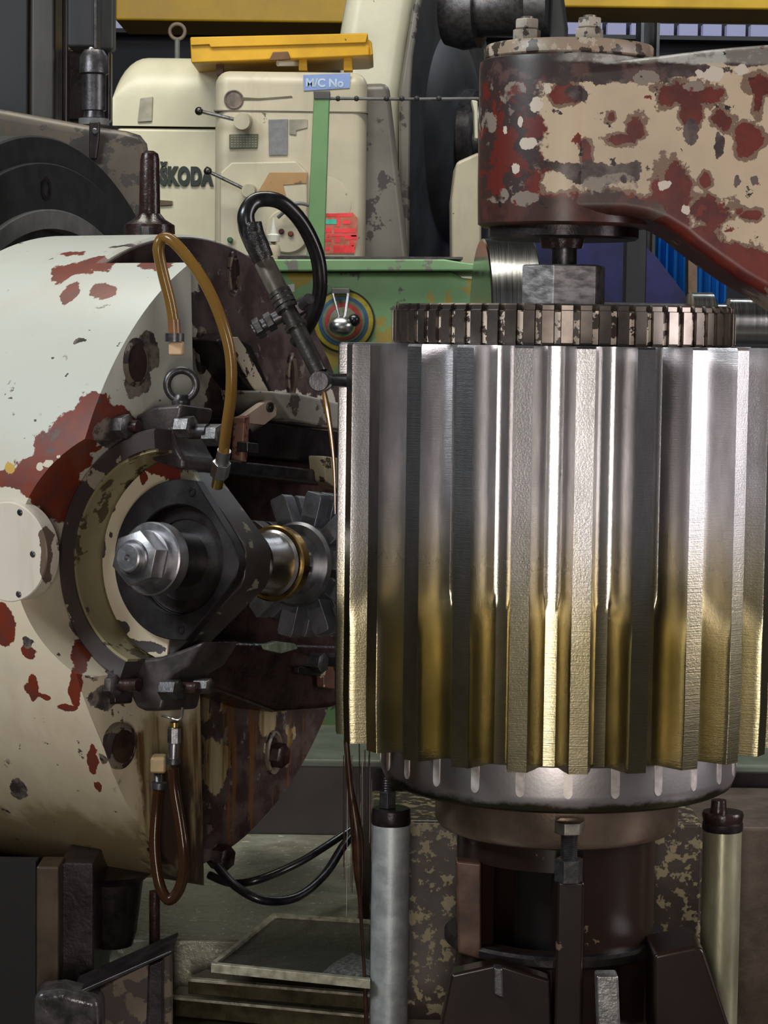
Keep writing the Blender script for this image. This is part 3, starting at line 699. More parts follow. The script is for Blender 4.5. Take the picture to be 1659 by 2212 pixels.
# nut on the drum's crown, lug at the bottom right
q = P(315, 510, 3.42); zt9 = FC.z + RD
MB().hexn((q.x, 3.42, 0), (0, 0, 1), .0115, zt9-.004, zt9+.012).build('crown_bolt', IRON, head, bevel=.0005)
for (px, py) in ((590, 1630), (470, 1850)):
    q = on_face(px, py)
    MB().hexn(q, NN, .020, -.01, .022, rot=.3).build('clamp_nut', GREASE, head, bevel=.001)
# dark pedestal base under the head
MB().box((-.615, 3.25, ZD0), (FC.x-.10, 3.6, FC.z-RD+.03)).build('neck', BLACKOIL, head)

# ---- outboard bearing bracket -----------------------------------------
bk = thing('outboard_bearing', 'round outboard bearing bracket with cream ring and dark cap around the arbor end', 'bearing bracket', hob_pt(.21, 0, -.17))
def ang_e(deg): return math.radians(deg)
a, b_ = arcspan(98, 252)
RINGM = chippy('grimy_ring_iron', (0.055, 0.042, 0.042), 0.58, 16, (0.30, 0.26, 0.20), None, 0.36, 0.5, 33.0)
MB().ring(BR, -HH, .144, .1705, .175, .262, 64, a, b_, ch=.004).build('clamp_ring', RINGM, bk)
MB().ring(BR, -HH, .140, .1438, .19, .259, 64, a, b_).build('bore_lining', OLIVEBORE, bk)
def outline(scale=1.0, r=175, trunc=True):
    pts = [(r*math.cos(math.radians(d)), r*math.sin(math.radians(d))) for d in range(81, 280, 4)]
    pts += [(30, -178), (140, -52), (157, -26), (162, 0), (157, 26), (140, 52), (30, 178)]
    return [(p[0]*SC*scale, p[1]*SC*scale) for p in pts]
def hprism(mb, pts, s0, s1): return mb.prism(pts, BR, E1, E2, -HH, s0, s1)
body = [(p[0], p[1]) for p in [(232*math.cos(math.radians(d)), 232*math.sin(math.radians(d))) for d in range(102, 262, 4)]]
body += [(-30, -222), (150, -50), (159, -28), (159, 28), (150, 50), (-30, 225)]
body = [(p[0]*SC, p[1]*SC) for p in body]
hprism(MB(), [(p[0]*.985, p[1]*.985) for p in body], .145, .2035).build('housing', chippy('greasy_bearing_casting', (0.050, 0.040, 0.038), 0.60, 26, (0.22, 0.20, 0.15), None, 0.33, 0.5, 61.0), bk, bevel=.003)
hprism(MB(), [(p[0]*.975-.002, p[1]*.975) for p in body if p[0] < .0], .2030, .2065).build('cream_face', CREAMFACE, bk)
cap = MB(); pl = outline()
# plate with a round recess: loop outline to circle
n = 96
def radial(pts, ang):
    d = V((math.cos(ang), math.sin(ang))); best = None
    for i in range(len(pts)):
        p, q = V(pts[i]), V(pts[(i+1) % len(pts)]); e = q-p
        den = d.x*e.y - d.y*e.x
        if abs(den) < 1e-12: continue
        t = (p.x*e.y - p.y*e.x)/den; u = (p.x*d.y - p.y*d.x)/den
        if t > 0 and -1e-6 <= u <= 1+1e-6: best = t if best is None else max(best, t)
    return best
angs = [2*PI*k/n for k in range(n)]
ro = [radial(pl, a_) for a_ in angs]
def loop(f, s): return [BR - HH*s + E1*(math.cos(a_)*r) + E2*(math.sin(a_)*r) for a_, r in zip(angs, [f(r0) for r0 in ro])]
SP0 = .2068
cap.quadgrid([loop(lambda r: r, SP0), loop(lambda r: r, SP0+.0155), loop(lambda r: r-.0015, SP0+.017), loop(lambda r: .0735, SP0+.017), loop(lambda r: .072, SP0+.0155), loop(lambda r: .072, SP0-.02), loop(lambda r: .066, SP0-.02)], True, True, True)
CAPD = plain('dark_bearing_cap', (0.040, 0.036, 0.038), 0.36, 0.6, 0.25, 30, bump=0.1)
cp = cap.build('cap_plate', CAPD, bk, ang=30)
for d in (80, 188, 278, ):
    q = BR - HH*(SP0+.017) + E1*(.091*math.cos(math.radians(d))) + E2*(.091*math.sin(math.radians(d)))
    MB().ring(q, -HH, .0028, .0062, -.004, .0012, 24).build('cap_screw', BLACKOIL, cp)
MB().ring(BR, -HH, .054, .0715, SP0-.012, SP0+.002, 80, ch=.002).build('seal_ring', BLACKOIL, bk)
MB().ring(BR, -HH, .0375, .054, SP0-.018, SP0-.008, 80).build('inner_seal', GREASE, bk)
# yoke at the top with ears, at the bottom with ears
q0 = .185
def ppl(pix, s):                      # outline given by sight points, laid on the plane across the hob axis at s
    o = BR - HH*s; out = []
    for (px, py) in pix:
        d = P(px, py, 1.0) - CAM; t = (o - CAM).dot(HH)/d.dot(HH); w_ = CAM + d*t - o
        out.append((w_.dot(E1), w_.dot(E2)))
    return out
YOKE = plain('worn_grey_yoke_casting', (0.085, 0.072, 0.072), 0.36, 0.5, 0.45, 22, bump=0.35, bscale=70)
top = ppl([(276, 905), (302, 892), (330, 876), (392, 872), (386, 898), (371, 925), (378, 960), (396, 990), (394, 1016), (350, 1004), (310, 986), (290, 962), (276, 945)], .225)
hprism(MB(), top, .150, .225).build('top_yoke', YOKE, bk, bevel=.006, bseg=3)
bot = ppl([(276, 1442), (298, 1424), (345, 1418), (385, 1405), (440, 1384), (405, 1440), (374, 1458), (358, 1480), (352, 1510), (346, 1536), (310, 1536), (292, 1528), (282, 1505)], .225)
hprism(MB(), bot, .140, .225).build('bottom_yoke', YOKE, bk, bevel=.006, bseg=3)
ear = ppl([(205, 900), (232, 888), (276, 908), (276, 948), (232, 948), (205, 960)], .25)
ear2 = ppl([(200, 1462), (262, 1440), (262, 1520), (215, 1525)], .25)
def side_bolt(pairs, lab=None):
    for (px0, px1, py, s, r, rot, mt) in pairs:
        o = ppl([(px0, py), (px1, py)], s); p0 = BR-HH*s+E1*o[0][0]+E2*o[0][1]; p1 = BR-HH*s+E1*o[1][0]+E2*o[1][1]
        MB().hexn(p0, p1-p0, r, 0, (p1-p0).length, rot=rot).build('clamp_bolt', mt, bk, bevel=.0005)
def shank(px0, px1, py, s, r, mt=GREASE):
    o = ppl([(px0, py), (px1, py)], s)
    MB().cyl(BR-HH*s+E1*o[0][0]+E2*o[0][1], BR-HH*s+E1*o[1][0]+E2*o[1][1], r).build('bolt_shank', mt, bk)
LUGM = plain('bare_bolt_iron', (0.20, 0.19, 0.19), 0.36, 0.85, 0.35, 60, bump=0.2)
side_bolt([(247, 278, 921, .262, .0165, .3, LUGM), (385, 417, 922, .215, .015, .2, LUGM), (446, 478, 940, .20, .015, .3, LUGM),
           (224, 254, 1482, .262, .0165, .3, LUGM), (352, 388, 1490, .230, .014, .1, IRON), (424, 455, 1482, .20, .0105, .2, LUGM)])
shank(276, 300, 921, .255, .008); shank(410, 450, 932, .205, .010, IRON); shank(252, 300, 1480, .255, .0085); shank(385, 428, 1486, .212, .008)
hprism(MB(), ear, .225, .262).build('top_ear', BLACKOIL, bk, bevel=.003)
hprism(MB(), ear2, .225, .262).build('bottom_ear', BLACKOIL, bk, bevel=.003)
# eye bolt
o = ppl([(391, 872), (392, 838)], .19); e0 = BR-HH*.19+E1*o[0][0]+E2*o[0][1]; e1 = BR-HH*.19+E1*o[1][0]+E2*o[1][1]
ey = MB().torus(e1 + V((0, 0, .004)), V((.25, -1, 0)), S(32, 3.0), S(8.5, 3.0), 48, 16).build('eye_bolt', IRON, bk)
MB().lathe((e0.x, e0.y, e0.z), (0, 0, 1), [(-.012, .009), (0, .0125), (.004, .0125), (.008, .009), (.012, .008)], 24).build('eye_collar', IRON, ey)

NUTSTEEL = plain('dull_turned_steel', (0.34, 0.33, 0.345), 0.40, 0.95, 0.15, 60, bump=0.1)
# ---- arbor ---------------------------------------------------------------
ab = thing('hob_arbor', 'bright steel hob arbor end with hex nut poking out of the dark bearing', 'arbor', hob_pt(.30, 0, -.05))
def al(prof, name, mat, rot=0, seg=72, bevel=0): return MB().lathe(BR, -HH, prof, seg, None, True, rot).build(name, mat, ab, bevel=bevel, ang=28)
al([(-.22, .036), (.0, .036), (.265, .036)], 'shaft', plain('dark_arbor_steel', (0.13, 0.125, 0.125), 0.30, 0.9, 0.35, 20))
al([(.262, .0460), (.2635, .0475), (.2820, .0475), (.2835, .0455)], 'collar', NUTSTEEL)
al([(.2835, .036), (.290, .036), (.2905, .034)], 'washer', NUTSTEEL)
MB().hexn(BR, -HH, .0365, .290, .318, rot=.35, ch=.10).build('hex_nut', NUTSTEEL, ab, bevel=.0008)
al([(.318, .0225), (.3195, .0235), (.3225, .0225)], 'nut_boss', NUTSTEEL)
al([(.322, .0185), (.329, .0185), (.3305, .0165), (.3305, .0045), (.326, .0035)], 'arbor_tip', NUTSTEEL)
al([(.008, .0465), (.012, .043), (.03, .0405), (.06, .0400)], 'spacer', STEEL)
MB().ring(BR, -HH, .0425, .0530, -.012, .006, 80, ch=.002).build('bronze_ring', BRONZE, ab)
al([(-.06, .044), (-.014, .047)], 'arbor_shoulder', plain('wet_arbor_steel', (0.55, 0.55, 0.57), 0.16, 1.0, 0.3, 14), 0)
# ---- hob cutter ----------------------------------------------------------
hc = thing('hob_cutter', 'dark grey hob cutter with radiating blades behind the bronze ring', 'cutter', hob_pt(-.12, 0, -.105))
MB().lathe(BR, -HH, [(-.25, .060), (-.055, .060), (-.05, .056)], 64).build('hob_core', plain('hob_core_steel', (0.16, 0.16, 0.17), 0.35, 0.8, 0.3, 40), hc)
BLD = plain('wet_hob_blade_steel', (0.17, 0.175, 0.20), 0.38, 0.55, 0.3, 30, bump=0.2)
for k in range(10):
    a_ = math.radians(8 + 36*k); er = E1*math.cos(a_) + E2*math.sin(a_); et = E1*(-math.sin(a_)) + E2*math.cos(a_)
    mb = MB()
    for jx in range(5):
        s1 = -.062 - jx*.036; s0 = s1 - .026
        mb.prism([(.052, -.0125), (.098, -.013), (.104, -.010), (.104, .012), (.098, .014), (.052, .014)], BR, er, et, -HH, s0 - .0, s1)
    mb.prism([(.050, -.012), (.070, -.012), (.070, .013), (.050, .013)], BR, er, et, -HH, -.242, -.062)
    mb.build('blade', BLD, hc, bevel=.0012)

# ---- hob slide / guard behind the cutter ---------------------------------
sl = thing('hob_slide', 'dark greasy slide box on the round head above the hob cutter', 'slide', on_face(640, 1000, .02))
def fprism(pix, off, thick, name, mat, bevel=.004, par=sl, bs=2):  # outline on a plane parallel to the drum face, real thickness toward the gear
    pts = [on_face(px, py, off) for (px, py) in pix]
    return MB().quadgrid([pts, [p - NN*thick for p in pts]]).build(name, mat, par, bevel=bevel, bseg=bs)
fprism([(440, 985), (500, 985), (740, 1000), (790, 1040), (790, 1420), (600, 1420), (440, 1420)], .03, .026, 'back_plate', GREASE)
fprism([(520, 905), (740, 935), (770, 1010), (540, 985), (520, 960)], .10, .09, 'slide_box', BLACKOIL)
fprism([(480, 992), (690, 1015), (760, 1040), (740, 1052), (480, 1022)], .12, .10, 'slide_rail', IRON)
fprism([(535, 955), (560, 958), (560, 980), (535, 977)], .125, .02, 'rail_bolt', IRON, .002)
fprism([(590, 845), (650, 850), (745, 872), (760, 930), (700, 922), (630, 905)], .115, .10, 'grey_ledge', chippy('pale_chipped_ledge', (0.34, 0.33, 0.29), 0.56, 24, (0.09, 0.075, 0.065)), .006, sl, 3)
fprism([(700, 985), (735, 990), (735, 1060), (705, 1040)], .14, .03, 'cream_block', chippy('cream_block_paint', (0.48, 0.42, 0.28), 0.6, 40, (0.06, 0.05, 0.04)), .003)
# cutter housing shelf below
sh = thing('cutter_shelf', 'grease-covered shelf with bolts below the hob cutter', 'shelf', on_face(600, 1480, .02))
fprism([(450, 1385), (740, 1395), (790, 1500), (720, 1530), (600, 1540), (430, 1480)], .10, .094, 'shelf_body', GREASE, .012, sh, 3)
fprism([(575, 1392), (600, 1385), (640, 1390), (646, 1402), (610, 1412), (580, 1405)], .115, .012, 'coolant_froth', plain('pale_green_froth', (0.33, 0.40, 0.30), 0.35, 0, 0.3, 60, bump=0.5), .003, sh)
for (px, py) in ((672, 1430), (712, 1432)):
    q = on_face(px, py, .10); MB().hexn(q, NN, .0165, -.002, .024, rot=.3).build('shelf_bolt', IRON, sh, bevel=.0006)
fprism([(645, 1440), (700, 1446), (700, 1462), (645, 1456)], .112, .01, 'wet_bar', BLACKOIL, .002, sh)
fprism([(700, 1440), (740, 1440), (740, 1492), (700, 1486)], .118, .015, 'chipped_cover', chippy('red_brown_chipped', (0.14, 0.06, 0.045), 0.58, 40, (0.50, 0.40, 0.28)), .003, sh)

# ---- guard arm with the white strip and little lever -------------------------
gd = thing('guard_arm', 'dark guard arm with a chipped cream strip beside the amber hose', 'guard arm', on_face(545, 860, .03))
fprism([(470, 735), (500, 722), (545, 745), (596, 860), (575, 878), (545, 850), (500, 790)], .06, .055, 'arm_plate', BLACKOIL, .005, gd)
fprism([(498, 728), (514, 728), (534, 757), (584, 852), (566, 862), (536, 818), (512, 770)], .064, .004, 'cream_strip', WHITECHIP, .001, gd)
lv = thing('bent_lever', 'small bent cream lever with a bolt hole hanging by the guard arm', 'lever', on_face(560, 990, .09))
CHIPL = chippy('pale_pink_lever_paint', (0.60, 0.47, 0.38), 0.62, 40, (0.12, 0.05, 0.04), None, 0.4, 0.15, 35.0)
fprism([(566, 872), (586, 864), (600, 874), (598, 898), (570, 920), (545, 944), (540, 928), (528, 932), (527, 900)], .10, .012, 'lever_plate', CHIPL, .002, lv)
fprism([(528, 902), (540, 898), (538, 960), (534, 998), (522, 998), (525, 950)], .112, .02, 'lever_tongue', chippy('rusty_pink_tongue', (0.36, 0.20, 0.15), 0.55, 50, (0.16, 0.05, 0.04)), .002, lv)
q = on_face(581, 880, .10); MB().ring(q, NN, .0035, .0075, -.004, .004, 24).build('pivot_bolt', IRON, lv)

# ---- coolant pipe with black hose -------------------------------------------
cl0, cl1 = P(560, 545, 3.02), P(690, 806, 2.97)
cn = thing('coolant_pipe', 'slanted steel coolant pipe with a black rubber hose looping over its top', 'coolant pipe', P(692, 845, 2.97))
def lerp(a, b, t): return a + (b-a)*t
CPIPE = plain('grimy_pipe_steel', (0.13, 0.12, 0.11), 0.32, 0.8, 0.4, 30, bump=0.2)
MB().cyl(lerp(cl0, cl1, .08), lerp(cl0, cl1, .42), S(22, 3.0)).build('upper_sleeve', plain('oily_sleeve', (0.20, 0.18, 0.15), 0.3, 0.6, 0.5, 20, stretch=(1, 1, .3)), cn)
MB().cyl(lerp(cl0, cl1, .42), cl1, S(18.5, 3.0)).build('pipe', CPIPE, cn)
mb = MB()
for t in (.33, .37, .41, .45, .60): mb.cyl(lerp(cl0, cl1, t), lerp(cl0, cl1, t+.03), S(25, 3.0))
mb.build('clamp_band', CPIPE, cn)
e = P(692, 823, 2.955); MB().lathe(e, (-.10, -1, 0), [(-.05, S(20, 3)), (.014, S(22, 3)), (.018, S(20, 3))], 32).build('elbow_cap', IRON, cn, bevel=0)
MB().cyl(P(690, 822, 2.98), P(750, 822, 3.02), S(15, 3)).build('outlet_nozzle', IRON, cn)
hose = [P(566, 560, 3.02), P(548, 525, 3.02), P(534, 490, 3.02), P(533, 458, 3.02), P(556, 432, 3.03), P(605, 436, 3.04), P(650, 478, 3.06), P(683, 545, 3.08), P(692, 610, 3.09), P(684, 660, 3.10), P(664, 705, 3.12), P(640, 740, 3.14)]
MB().tube(hose, [S(r, 3.03) for r in (20, 21, 20, 18, 17, 16.5, 16.5, 16.5, 16.5, 16.5, 16.5, 16.5)], 18).build('rubber_hose', RUBBER, cn)
MB().tube([P(570, 560, 3.0), P(556, 530, 3.0), P(548, 505, 3.0), P(545, 480, 3.0)], [S(22, 3), S(25, 3), S(23, 3), S(20, 3)], 16).build('tape_wrap', plain('oily_black_tape', (0.018, 0.016, 0.016), 0.28, 0, 0.4, 80, bump=0.9, bscale=130), cn)
# cross clamp
k0, k1 = P(535, 722, 3.03), P(668, 648, 3.03)
MB().cyl(lerp(k0, k1, .10), lerp(k0, k1, .62), S(15, 3)).build('clamp_rod', IRON, cn)
for (t0, t1, r) in ((.12, .24, 24), (.30, .42, 22), (.56, .66, 26)):
    MB().hexn(lerp(k0, k1, t0), k1-k0, S(r, 3), 0, (k1-k0).length*(t1-t0), rot=.4).build('clamp_nut', IRON, cn, bevel=.0008)
MB().obox(P(640, 668, 3.01), (k1-k0).normalized(), V((0, 0, 1)).cross((k1-k0).normalized()), V((0, 0, 1)), S(64, 3), .04, S(40, 3)).build('clamp_block', BLACKOIL, cn, bevel=.004)
MB().cyl(P(655, 660, 2.99), P(668, 645, 2.97), S(12, 3)).build('clamp_screw', IRON, cn)

# ---- amber hoses -------------------------------------------------------------
h1 = thing('amber_hose', 'amber oil hose arching down over the hob head to the bearing top', 'hose', P(470, 1050, 2.95), 'amber oil hoses')
pts = [P(376, 706, 2.93), P(368, 655, 2.93), P(352, 590, 2.925), P(342, 540, 2.92), P(350, 516, 2.92), P(372, 520, 2.91), P(412, 565, 2.90), P(450, 625, 2.89), P(481, 700, 2.885), P(498, 770, 2.885), P(499, 850, 2.89), P(490, 920, 2.90), P(482, 985, 2.92)]
MB().tube(pts, S(12.5, 2.9), 16).build('tube', AMBER, h1)
MB().cyl(P(375, 690, 2.93), P(377, 722, 2.93), S(14.5, 2.9)).build('hose_end', plain('amber_hose_end', (0.22, 0.10, 0.04), 0.3), h1)
MB().cyl(P(377, 720, 2.93), P(377, 738, 2.93), S(21, 2.9)).build('hose_clip', IRON, h1)
MB().pbox(364, 738, 394, 768, 2.925, .03).build('elbow_block', plain('peach_painted_elbow', (0.66, 0.43, 0.24), 0.45, 0, 0.12), h1, bevel=.003)
f0, f1 = P(483, 980, 2.92), P(469, 1050, 2.945)
MB().cyl(lerp(f0, f1, -.1), lerp(f0, f1, .25), S(15, 2.9)).build('ferrule', STEEL, h1)
MB().hexn(lerp(f0, f1, .25), f1-f0, S(21, 2.9), 0, (f1-f0).length*.45, rot=.2).build('union_nut', STEEL, h1, bevel=.0006)
MB().cyl(lerp(f0, f1, .70), lerp(f0, f1, 1.02), S(13, 2.9)).build('brass_olive', BRASS, h1)
h2 = thing('amber_hose', 'dark amber oil hose hanging in a loop under the bearing', 'hose', P(372, 1960, 2.93), 'amber oil hoses')
pts = [P(374, 1660, 2.93), P(378, 1710, 2.93), P(388, 1770, 2.925), P(396, 1830, 2.92), P(396, 1885, 2.92), P(385, 1925, 2.92), P(365, 1944, 2.92), P(348, 1920, 2.925), P(339, 1880, 2.93), P(334, 1820, 2.935), P(337, 1760, 2.94), P(342, 1700, 2.94)]
MB().tube(pts, S(12.5, 2.9), 16).build('tube', AMBERDARK, h2)
MB().hexn(P(376, 1606, 2.93), (0, 0, 1), S(15, 2.9), 0, S(36, 2.9), rot=.2).build('union_nut', STEEL, h2, bevel=.0006)
MB().cyl(P(377, 1570, 2.93), P(377, 1560, 2.93), S(10, 2.9)).build('brass_olive', BRASS, h2)
MB().cyl(P(377, 1606, 2.93), P(377, 1560, 2.93), S(8, 2.9)).build('nipple', IRON, h2)
MB().cyl(P(376, 1604, 2.93), P(374, 1650, 2.93), S(12, 2.9)).build('ferrule', STEEL, h2)
MB().cyl(P(374, 1637, 2.93), P(374, 1649, 2.93), S(17, 2.9)).build('hose_clip', IRON, h2)
MB().cyl(P(343, 1703, 2.94), P(344, 1690, 2.94), S(17, 2.9)).build('hose_clip', IRON, h2)
MB().pbox(324, 1636, 358, 1672, 2.94, .03).build('elbow_block', plain('tan_painted_elbow', (0.40, 0.28, 0.14), 0.4, 0, 0.2), h2, bevel=.004)
MB().cyl(P(342, 1672, 2.955), P(343, 1700, 2.945), S(11, 2.9)).build('elbow_stub', IRON, h2)
wire = [P(350, 1546, 2.91), P(366, 1550, 2.90), P(384, 1555, 2.90), P(393, 1547, 2.90), P(394, 1528, 2.90)]
o = MB().tube(wire, S(2.6, 2.9), 8).build('bent_wire', STEEL); tag(o, 'short bright bent wire hooked under the lower clamp bolts', 'wire')
# ================================================================= rear of the hobber, upper left
rc = thing('worm_housing', 'oily tan casting around the worm wheel behind the hob head', 'casting', P(170, 500, 3.9))
MB().pprism([(-200, 226), (0, 234), (120, 256), (205, 272), (270, 281), (300, 290), (314, 308), (320, 345), (320, 560), (-200, 720)], 4.15, .05).build('casting', TAN, rc, bevel=.02, bseg=3, ang=45)
MB().pprism([(192, 262), (216, 262), (214, 300), (208, 345), (192, 345)], 4.135, .0145).build('oil_rib', BLACKOIL, rc, bevel=.004)
MB().lathe(P(206, 285, 4.134), (0, -1, 0), [(-.01, .006), (.01, .006), (.012, .004)], 20).build('plug', IRON, rc)
WA = V((.96, -.28, 0)); WR = P(105, 1212, 3.72); u2 = 3.72/4920
wwh = thing('worm_gear', 'big dark stepped worm gear ring behind the white drum', 'worm gear', WR)
MB().ring(WR, WA, 840*u2, 912*u2, -.06, .0, 120, -.1, PI+.1, ch=.003).build('outer_ring', BLACKPAINT, wwh)
MB().ring(WR, WA, 752*u2, 855*u2, -.06, .008, 120, -.1, PI+.1, ch=.002).build('middle_ring', BLACKPAINT, wwh)
MB().ring(WR, WA, 716*u2, 757*u2, -.06, .016, 120, -.1, PI+.1, ch=.002).build('scale_ring', GREYMID, wwh)
MB().ring(WR, WA, 560*u2, 718*u2, -.06, -.01, 120, -.1, PI+.1).build('hub', BLACKOIL, wwh)
mb = MB(); xw, yw, _ = frame(WA)
for k in range(151):
    a_ = 2*PI*k/300; er = xw*math.cos(a_)+yw*math.sin(a_); et = yw*math.cos(a_)-xw*math.sin(a_)
    mb.obox(WR - WA*.115 + er*(900*u2), er, et, WA, .018, .0072, .07)
mb.ring(WR, WA, 800*u2, 896*u2, -.15, -.066, 128, -.1, PI+.1)
mb.build('worm_teeth', GREYDARK, wwh)
for d in range(20, 176, 34):
    q = WR + WA*.008 + xw*(800*u2*math.cos(math.radians(d+5))) + yw*(800*u2*math.sin(math.radians(d+5)))
    MB().ring(q, WA, .012, .019, -.004, .002, 32).build('bolt_hole', BLACKOIL, wwh)
hp = thing('handle_post', 'shiny dark upright handle post on top of the hob head', 'handle', P(322, 505, 3.47))
q = P(323, 500, 3.47); zt8 = FC.z + RD
MB().lathe((q.x, 3.47, 0), (0, 0, 1), [(zt8-.02, .018), (zt8+.02, .0165), (P(323, 345, 3.47).z, .0145), (P(323, 332, 3.47).z, .0125), (P(323, 326, 3.47).z, .006)], 32).build('post', GREASE, hp)
MB().lathe((q.x, 3.47, 0), (0, 0, 1), [(zt8-.02, .040), (P(323, 486, 3.47).z, .038), (P(323, 474, 3.47).z, .024), (P(323, 462, 3.47).z, .017)], 40).build('foot', GREASE, hp)

cl = thing('machine_column', 'tall dark grey machine column at the upper left edge', 'column', (P(80, 500, 4.3).x, 4.4, 0))
ztop = 2.9
def colbox(x0, x1, Y, d, yb, name, mat, bev=.006, ytop=None):
    a_, c_ = P(x0, 300, Y).x, P(x1, 300, Y).x
    return MB().box((a_, Y, yb), (c_, Y+d, ztop if ytop is None else ytop)).build(name, mat, cl, bevel=bev)
colbox(-160, 62, 4.32, .12, 0, 'side_wall', GREYDARK)
colbox(66, 118, 4.26, .10, 0, 'guide_way', plain('worn_guide_way', (0.075, 0.070, 0.066), 0.45, 0.3, 0.25, 12, stretch=(1, 1, .3)))
colbox(119, 146, 4.42, .05, 0, 'dark_groove', plain('groove_near_black', (0.015, 0.008, 0.010), 0.35))  # near-black strip set back between guide way and feed box
colbox(144, 203, 4.22, .10, P(170, 102, 4.22).z, 'feed_box', GREYDARK)
colbox(196, 245, 4.40, .04, P(220, 108, 4.4).z, 'end_cover', plain('grey_cover', (0.055, 0.060, 0.062), 0.5, 0, .2, 10))
colbox(144, 238, 4.45, .04, P(200, 262, 4.45).z, 'carriage_back', BLACKOIL, .006, P(200, 100, 4.4).z)
sc_ = thing('feed_screw', 'oily vertical feed screw hanging below the column gearbox', 'screw', P(203, 258, 4.2))
q = P(203, 200, 4.2)
MB().lathe((q.x, 4.2, 0), (0, 0, 1), [(P(0, 252, 4.2).z, .020), (P(0, 238, 4.2).z, .018), (P(0, 236, 4.2).z, .022), (P(0, 160, 4.2).z, .022), (P(0, 156, 4.2).z, .027), (P(0, 120, 4.2).z, .026), (P(0, 106, 4.2).z, .018)], 32).build('screw_shaft', IRON, sc_)
MB().lathe((q.x, 4.2, 0), (0, 0, 1), [(P(0, 268, 4.2).z, .028), (P(0, 254, 4.2).z, .028)], 24).build('flange_nut', GREYMID, sc_)
q2 = P(197, 108, 4.19); MB().ball(q2, .006).build('grease_nipple', STEEL, sc_)
q3 = P(206, 50, 4.2); MB().cyl(q3 - V((0, 0, .045)), q3 + V((0, 0, .2)), .003).build('oil_line', IRON, sc_)

# ================================================================= cream lathe behind
YL = 6.0
hs = thing('lathe_headstock', 'cream lathe headstock with bold black lettering, rounded on top', 'lathe', (P(350, 300, YL).x, YL+.5, 0))
# rounded cover: cross-section in depth, run along X, with a domed left end
xl, xr2 = P(243, 300, YL).x, P(480, 300, YL).x
zc, ztp, zse = P(300, 212, YL).z, P(350, 116, YL).z, P(300, 272, YL).z
def cover_section(x, f):
    Rr = (ztp - zc)*f
    pts = [V((x, YL, zse))]
    for k in range(11):
        a_ = PI/2*k/10
        pts.append(V((x, YL + .10 - .10*math.cos(a_) + (1-f)*.0, zc + Rr*math.sin(a_))))
    for k in range(1, 11):
        a_ = PI/2*k/10; pts.append(V((x, YL + .9 + .10*math.sin(a_), zc + Rr*math.cos(a_))))
    pts.append(V((x, YL+1.0, zse)))
    return pts
rings = []
for k in range(9):
    a_ = PI/2*k/8; rings.append(cover_section(xl + .085*(1-math.sin(a_)) if False else xl + .085*(1-math.cos(a_)), max(math.sin(a_), .02)))
rings.append(cover_section(xr2, 1.0))
MB().quadgrid(rings).build('rounded_cover', LATHE, hs, ang=50)
MB().box((xl+.01, YL+.004, 0), (xr2, YL+1.0, zse-.004)).build('lower_body', LATHE, hs, bevel=.01)
MB().pprism([(303, 212), (330, 208), (328, 262), (297, 264)], YL-.006, .01).build('bare_patch', plain('old_grey_patch', (0.33, 0.31, 0.24), 0.5, 0, .2, 30), hs, bevel=.002)
MB().pprism([(345, 432), (372, 434), (372, 442), (345, 444)], YL-.003, .01).build('slot_plate', plain('brown_slot', (0.10, 0.07, 0.03), 0.5), hs)
# lettering
cu = bpy.data.curves.new('lettering', 'FONT'); cu.body = '\u0160KODA'; cu.size = S(50, YL); cu.extrude = .003; cu.offset = .0042; cu.space_character = 1.12
to = bpy.data.objects.new('lettering_tmp', cu); COL.objects.link(to); bpy.context.view_layer.update()
me = bpy.data.meshes.new_from_object(to.evaluated_get(bpy.context.evaluated_depsgraph_get())); bpy.data.objects.remove(to)
xs = [v.co.x for v in me.vertices]; wtx = max(xs)-min(xs)
p0 = P(345, 397, YL); p1 = P(461, 398, YL); fx_ = (p1.x-p0.x)/wtx
for v in me.vertices:
    c = v.co.copy(); v.co = (p0.x + (c.x-min(xs))*fx_, YL + .0005 - c.z, p0.z + c.y)
me.transform(M.Translation(-WLOC[hs.name]))
me.materials.append(plain('black_lettering', (0.015, 0.022, 0.018), 0.5))
lo = bpy.data.objects.new('lettering', me); COL.objects.link(lo); lo.parent = hs
# lifting eye on top
eq = P(383, 68, YL+.4)
ey2 = thing('lifting_eye', 'rusty lifting eye on top of the cream headstock cover', 'lifting eye', P(383, 112, YL+.4))
MB().torus(eq, (0.1, -1, 0), S(16, YL+.4), S(4, YL+.4), 32, 10).build('eye_ring', plain('brown_eye_iron', (0.16, 0.12, 0.09), 0.5, .3), ey2)
MB().cyl(P(383, 84, YL+.4), (eq.x, YL+.4, ztp-.001), S(6, YL)).build('eye_shank', GREYMID, ey2)

gb = thing('lathe_gearbox', 'cream lathe gearbox front with levers, plates and stickers', 'gearbox', (P(630, 500, 5.75).x, 6.1, 0))
YG = 5.72
ga, gc, gz = P(463, 300, YG).x, P(792, 300, YG).x, P(620, 152, YG).z
mb = MB().box((ga, YG, 0), (gc, YG+.27, gz)); mb.build('box', LATHEBOX, gb, bevel=.035, bseg=5)
MB().pprism([(774, 180), (840, 178), (884, 560), (884, 2500), (774, 2500)], YG+.05, .21).build('side_casting', LATHEDARK, gb, bevel=.02, bseg=3)
gs = P(600, 240, YG).z
MB().box((ga-.002, YG-.002, gs-.002), (gc+.002, YG+.26, gs+.001)).build('cover_seam', plain('dark_seam', (0.10, 0.085, 0.06), .6), gb)
def plate(pix, name, mat, off=.004, bev=.001): return MB().pprism(pix, YG-off, off+.004).build(name, mat, gb, bevel=bev)
plate([(580, 258), (622, 257), (621, 335), (581, 336)], 'grey_panel', plain('grey_plate', (0.20, 0.20, 0.21), .45, .3, .12, 90))
